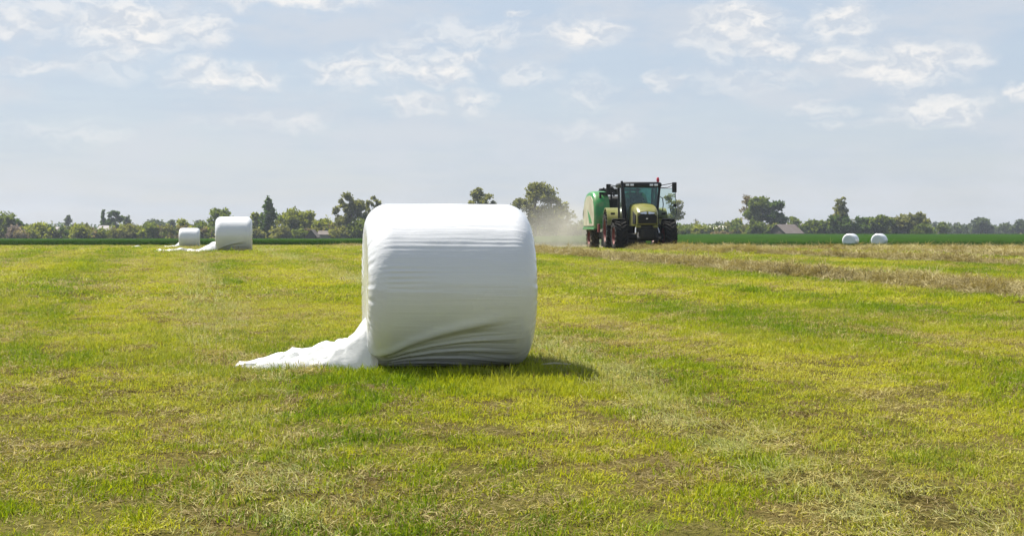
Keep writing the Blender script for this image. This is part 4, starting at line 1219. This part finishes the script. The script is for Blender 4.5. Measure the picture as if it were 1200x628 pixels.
# open door on the right of the picture, hinged at the middle pillar
H0 = Vector((0.84, 0.55, 0)); ddir = Vector((math.sin(R(62)), -math.cos(R(62)), 0)); DW = 0.92
def dp(k, z): return tuple(H0 + ddir * (DW * k) + Vector((0, 0, z)))
dr_ = pane('open_cab_door', [dp(0.02, 1.42), dp(0.90, 1.36), dp(1.0, 1.6), dp(0.93, 2.70), dp(0.02, 2.72)], trac)
mb = MB(); mb.tube([dp(0.02, 1.42), dp(0.90, 1.36), dp(1.0, 1.6), dp(0.93, 2.70), dp(0.02, 2.72), dp(0.02, 1.42)], 0.016, 6, False); mb.build('door_frame', BLK, dr_, True)
mb = MB(); mb.tube([dp(0.15, 2.35), dp(0.30, 2.28), dp(0.34, 2.0), dp(0.30, 1.72)], 0.02, 6); mb.build('grab_handle', BLK, dr_, True)
mb = MB(); mb.box(-0.05, 0.05, -0.05, 0.05, -0.06, 0.06, Matrix.Translation(Vector(dp(0.9, 1.95)))); mb.build('door_latch', BLK, dr_)
# mirrors
for sx, mz in ((-1, 2.64), (1, 2.72)):
    mb = MB()
    mb.tube([(sx * 0.82, -0.55, 2.80), (sx * 1.15, -0.62, 2.86 if sx > 0 else 2.78), (sx * 1.42, -0.62, mz + 0.19)], 0.018, 6)
    mb.tube([(sx * 0.82, -0.55, 2.70), (sx * 1.15, -0.60, 2.72), (sx * 1.42, -0.62, mz + 0.12)], 0.015, 6)
    arm = mb.build('mirror_arm', BLK, trac, True)
    mb = MB(); mb.box(sx * 1.43 - 0.10, sx * 1.43 + 0.10, -0.68, -0.60, mz - 0.22, mz + 0.22); mb.build('mirror', BLK, trac, bevel=0.03)
# exhaust, wipers, interior
mb = MB(); mb.tube([(-0.76, -0.74, 1.35), (-0.80, -0.72, 2.0), (-0.84, -0.70, 2.86), (-0.86, -0.66, 2.98)], [0.085, 0.085, 0.06, 0.05], 12); mb.build('exhaust_stack', BLK, trac, True)
mb = MB(); mb.tube([(0.1, -0.66, 1.40), (0.34, -0.62, 2.05)], 0.012, 5); mb.build('wiper', BLK, trac)
mb = MB(); mb.box(-0.28, 0.28, 0.35, 0.85, 1.62, 1.76); mb.box(-0.27, 0.27, 0.78, 0.92, 1.76, 2.35); mb.box(-0.14, 0.14, 0.80, 0.90, 2.35, 2.52); mb.build('driver_seat', MATS['seat_cloth'], trac, bevel=0.04)
mb = MB(); mb.box(-0.33, 0.33, -0.50, -0.15, 1.30, 2.02, taper=(0.7, 0.6)); mb.build('dashboard', BLK, trac, bevel=0.04)
mb = MB()
rg = [(0.20 * math.cos(q), 0.0, 0.20 * math.sin(q)) for q in np.linspace(0, 2 * math.pi, 19)]
Ms = Matrix.Translation((0, 0.02, 2.06)) @ Matrix.Rotation(R(-55), 4, 'X')
mb.tube([Ms @ Vector(p) for p in rg], 0.016, 6, False); mb.tube([Ms @ Vector((-0.2, 0, 0)), Ms @ Vector((0.2, 0, 0))], 0.014, 6); mb.tube([Ms @ Vector((0, 0, 0)), (0, -0.2, 1.9)], 0.025, 6)
mb.build('steering_wheel', BLK, trac, True)
mb = MB(); mb.box(-0.62, -0.36, 0.1, 0.8, 1.30, 1.95); mb.build('side_console', BLK, trac, bevel=0.04)
mb = MB(); mb.box(0.42, 0.62, 0.1, 0.8, 1.30, 1.90); mb.build('side_console', BLK, trac, bevel=0.04)

# ------------------------------------------------------------------ driver
def person_body(name, J, E, root_i):
    me = bpy.data.meshes.new(name)
    me.from_pydata([j[0] for j in J], E, [])
    o = bpy.data.objects.new(name, me); COL.objects.link(o)
    md = o.modifiers.new('skin', 'SKIN'); md.use_smooth_shade = True
    for i, j in enumerate(J):
        me.skin_vertices[0].data[i].radius = j[1]; me.skin_vertices[0].data[i].use_root = (i == root_i)
    o.modifiers.new('sub', 'SUBSURF').levels = 2
    return o
J = [((0, 0.62, 1.84), (0.17, 0.14)), ((0, 0.66, 2.02), (0.16, 0.12)), ((0, 0.66, 2.24), (0.19, 0.12)), ((0, 0.65, 2.36), (0.08, 0.07)), ((0, 0.63, 2.43), (0.06, 0.06)), ((0, 0.60, 2.52), (0.085, 0.10)), ((0, 0.60, 2.63), (0.08, 0.095)),
     ((-0.22, 0.64, 2.29), (0.075, 0.07)), ((-0.30, 0.42, 2.10), (0.055, 0.055)), ((-0.20, 0.16, 2.12), (0.042, 0.042)), ((-0.16, 0.08, 2.15), (0.045, 0.03)),
     ((0.22, 0.64, 2.29), (0.075, 0.07)), ((0.30, 0.42, 2.10), (0.055, 0.055)), ((0.20, 0.16, 2.12), (0.042, 0.042)), ((0.16, 0.08, 2.15), (0.045, 0.03)),
     ((-0.12, 0.50, 1.83), (0.10, 0.09)), ((-0.16, 0.12, 1.84), (0.07, 0.07)), ((-0.16, 0.02, 1.50), (0.05, 0.055)), ((-0.16, -0.10, 1.36), (0.045, 0.05)),
     ((0.12, 0.50, 1.83), (0.10, 0.09)), ((0.16, 0.12, 1.84), (0.07, 0.07)), ((0.16, 0.02, 1.50), (0.05, 0.055)), ((0.16, -0.10, 1.36), (0.045, 0.05))]
E = [(0, 1), (1, 2), (2, 3), (3, 4), (4, 5), (5, 6), (2, 7), (7, 8), (8, 9), (9, 10), (2, 11), (11, 12), (12, 13), (13, 14), (0, 15), (15, 16), (16, 17), (17, 18), (0, 19), (19, 20), (20, 21), (21, 22)]
drv = person_body('person', J, E, 0)
drv.location = trac.location; drv.rotation_euler = trac.rotation_euler
# dark overalls below the neck, skin on head and hands
m, t = mat_new('driver_cloth')
tcn = t.n('ShaderNodeTexCoord'); zz = t.xyz(tcn.outputs['Object'])
hd = t.math('GREATER_THAN', zz[2], 2.385)
hn = t.math('LESS_THAN', zz[1], 0.115)
hn = t.math('MULTIPLY', hn, t.math('GREATER_THAN', zz[2], 2.05))
nf, _ = t.noise(tcn.outputs['Object'], 12, 3, 0.6)
cl = t.mix(nf, (0.012, 0.016, 0.035), (0.035, 0.04, 0.07))
cc = t.mix(t.math('MAXIMUM', hd, hn), cl, (0.42, 0.24, 0.17))
out(t, principled(t, cc, 0.8).outputs[0])
drv.data.materials.append(m)
mb = MB()
for k, (z, r0) in enumerate([(2.60, 0.100), (2.66, 0.10), (2.70, 0.075), (2.715, 0.01)]): pass
mb.lathe([(2.585, 0.098), (2.64, 0.103), (2.69, 0.085), (2.718, 0.04), (2.722, 0.003)], 16, Matrix.Translation((0, 0.615, 0)), axis='Z')
mb.box(-0.075, 0.075, 0.43, 0.56, 2.615, 2.628)
mb.build('cap', MATS['overalls'], drv, True)
tag(drv, 'tractor driver in dark clothes seated behind the windscreen, hands on the wheel', 'person')

# ------------------------------------------------------------------ baler-wrapper towed behind
BX, BY = 4.98, 68.3
bal = empty('baler', (BX, BY, gz(BX, BY)), R(10.0))
tag(bal, 'green and cream round baler and wrapper towed behind the tractor', 'baler')
GRN, CRM = MATS['green_paint'], MATS['cream_paint']
def cowl_prof(k=0.0):
    return [(-1.25 + k, 1.02 + k), (-1.32 + k, 1.55), (-1.22 + k, 2.12), (-0.98 + k, 2.52 - k * 0.6), (-0.6, 2.76 - k), (0.0, 2.82 - k), (0.6, 2.74 - k), (1.05 - k, 2.45 - k * 0.6), (1.30 - k, 2.0), (1.36 - k, 1.45), (1.25 - k, 1.02 + k)]
for sx in (-1, 1):
    mb = MB()
    xs_ = [(0.60, 0.0), (1.05, 0.0), (1.20, 0.03), (1.29, 0.12), (1.31, 0.2)]
    rings = []
    for xx, k in xs_:
        rings.append([(sx * xx, y * (1 - k * 0.35), 1.0 + (z - 1.0) * (1 - k * 0.28)) for y, z in cowl_prof()])
    mb.loft(rings)
    cw = mb.build('side_cowl', GRN, bal, True)
    mb = MB()
    def pp(xx): return [(sx * xx, y * 0.84, 1.14 + (z - 1.0) * 0.80) for y, z in cowl_prof()]
    mb.loft([pp(1.30), pp(1.335)])
    mb.build('side_panel', CRM, cw, bevel=0.012)
    mb = MB()
    mb.loft([[(sx * 1.337, y, z) for y, z in ((-0.75, 1.28), (-0.15, 1.28), (0.25, 1.95), (-0.2, 1.72))], [(sx * 1.343, y, z) for y, z in ((-0.75, 1.28), (-0.15, 1.28), (0.25, 1.95), (-0.2, 1.72))]])
    mb.build('panel_stripe', GRN, cw)
    mb = MB(); mb.box(sx * 1.30 - 0.05, sx * 1.30 + 0.05, -1.15, 1.2, 0.98, 1.08); mb.build('skirt_rail', GRN, cw, bevel=0.02)
mb = MB(); mb.lathe([(-0.55, 0.85), (0.55, 0.85)], 28, Matrix.Translation((0, 0.0, 1.75))); mb.box(-0.52, 0.52, -1.1, 0.2, 1.0, 2.35); mb.build('bale_chamber', STL, bal)
mb = MB(); mb.box(-0.55, 0.55, -1.35, 1.9, 0.62, 0.86); mb.box(-0.14, 0.14, -3.6, -1.3, 0.60, 0.80); mb.build('drawbar_frame', STL, bal, bevel=0.02)
mb = MB(); mb.tube([(-0.9, -1.55, 0.42), (0.9, -1.55, 0.42)], 0.27, 14); mb.box(-1.0, -0.92, -1.8, -1.2, 0.2, 0.9); mb.box(0.92, 1.0, -1.8, -1.2, 0.2, 0.9); pk = mb.build('pickup_reel', STL, bal, True)
mb = MB()
for k in range(16):
    for q in (200, 250, 300):
        xx = -0.85 + k * 0.113; c = Vector((xx, -1.55, 0.42)); e = Vector((0, math.cos(R(q)), math.sin(R(q))))
        mb.tube([c + e * 0.25, c + e * 0.38], 0.008, 4, False)
mb.build('tines', MATS['silver'], pk)
for sx in (-1, 1):
    wheel(bal, sx * 1.02, 0.45, 0.58, 0.44, 0.30, sx, 16, MATS['dusty_rubber'])
# wrapping ring and its frame behind and above the chamber
mb = MB()
ring = [(1.18 * math.cos(q), 1.55, 1.72 + 1.18 * math.sin(q)) for q in np.linspace(0, 2 * math.pi, 41)]
mb.tube(ring, 0.085, 8, False); mb.build('wrapping_ring', BLK, bal, True)
mb = MB(); mb.box(-1.0, 1.0, -1.02, -0.92, 2.30, 2.40); mb.box(-1.05, -0.95, -1.02, -0.92, 1.0, 2.75); mb.box(0.95, 1.05, -1.02, -0.92, 1.0, 2.75); mb.box(-1.0, 1.0, -1.0, -0.94, 2.62, 2.70)
mb.box(-1.0, 1.0, -1.0, -0.94, 2.84, 2.92); mb.box(-0.5, -0.42, -1.0, -0.94, 2.3, 2.95); mb.box(0.42, 0.5, -1.0, -0.94, 2.3, 2.95); mb.build('front_frame', BLK, bal)
mb = MB(); mb.box(-0.46, 0.46, -1.14, -1.02, 1.2, 2.45); mb.build('chamber_cover', BLK, bal, bevel=0.03)
mb = MB(); mb.box(-0.95, 0.95, -0.9, -0.5, 2.82, 2.92); mb.tube([(-0.42, -0.7, 2.9), (-0.36, -0.7, 3.04)], [0.12, 0.04], 10); mb.build('film_tray', BLK, bal)
for xx in (-0.22, 0.25):
    mb = MB(); mb.tube([(xx, 1.35, 2.6), (xx, 1.55, 3.02)], 0.05, 8); mb.build('film_dispenser', BLK, bal)
for k in range(3):
    mb = MB(); mb.tube([(-0.08 + 0.08 * k, -1.1, 1.5), (-0.05 + 0.06 * k, -2.2, 1.25 - 0.05 * k), (0.0 + 0.05 * k, -4.2, 1.1)], 0.018, 6); mb.build('hydraulic_hose', BLK, bal, True)
mb = MB(); mb.box(-1.22, -1.12, -1.5, -1.3, 0.85, 1.25); mb.build('gearbox_guard', MATS['red_paint'], bal, bevel=0.02)
# ------------------------------------------------------------------ dust stirred up by the baler
def dust_cloud():
    bm = bmesh.new()
    bmesh.ops.create_icosphere(bm, subdivisions=4, radius=1.0)
    for v in bm.verts:
        p = v.co
        k = 1 + 0.16 * math.sin(3.1 * p.x + 1.0) * math.cos(2.7 * p.z) + 0.10 * math.sin(5 * p.y + 2 * p.z)
        v.co = Vector((p.x * 4.0 * k, p.y * 7.0 * k, p.z * 3.4 * k))
    me = bpy.data.meshes.new('dust_cloud'); bm.to_mesh(me); bm.free()
    o = link('dust_cloud', me)
    o.location = (2.6, 76.0, 1.3)
    m, t = mat_new('dust_volume')
    tc = t.n('ShaderNodeTexCoord')
    P = t.mapping(tc.outputs['Object'], (1 / 3.5, 1 / 6.2, 1 / 3.0))
    ln = t.n('ShaderNodeVectorMath', operation='LENGTH'); t.link(P, ln.inputs[0])
    fall = t.smooth(ln.outputs['Value'], 1.0, 0.05)
    nf, _ = t.noise(tc.outputs['Object'], 0.55, 4, 0.6)
    x, y, z = t.xyz(tc.outputs['Object'])
    lowz = t.smooth(z, 2.6, -0.6, 0.12, 1.0)
    den = t.math('MULTIPLY', t.math('MULTIPLY', fall, lowz), t.smooth(nf, 0.33, 0.68, 0.15, 1.0))
    pv = t.n('ShaderNodeVolumePrincipled')
    pv.inputs['Color'].default_value = (0.80, 0.76, 0.62, 1)
    t.link(t.math('MULTIPLY', den, DUST_D), pv.inputs['Density'])
    pv.inputs['Anisotropy'].default_value = 0.25
    oo = t.n('ShaderNodeOutputMaterial'); t.link(pv.outputs[0], oo.inputs['Volume'])
    me.materials.append(m)
    tag(o, 'tan dust drifting left behind the baler', 'dust', kind='stuff')
DUST_D = 0.29
dust_cloud()
# ------------------------------------------------------------------ summer haze
HAZE_D = 0.00022
mb = MB(); mb.box(-700, 700, -40, 900, -3.2, 13.5)
hz_ = mb.build('haze', None)
m, t = mat_new('haze_air')
pv = t.n('ShaderNodeVolumePrincipled')
pv.inputs['Color'].default_value = (0.80, 0.88, 1.0, 1)
pv.inputs['Density'].default_value = HAZE_D
pv.inputs['Anisotropy'].default_value = 0.3
oo = t.n('ShaderNodeOutputMaterial'); t.link(pv.outputs[0], oo.inputs['Volume'])
hz_.data.materials.append(m)
tag(hz_, 'thin summer haze filling the air over the fields', 'haze', kind='stuff')
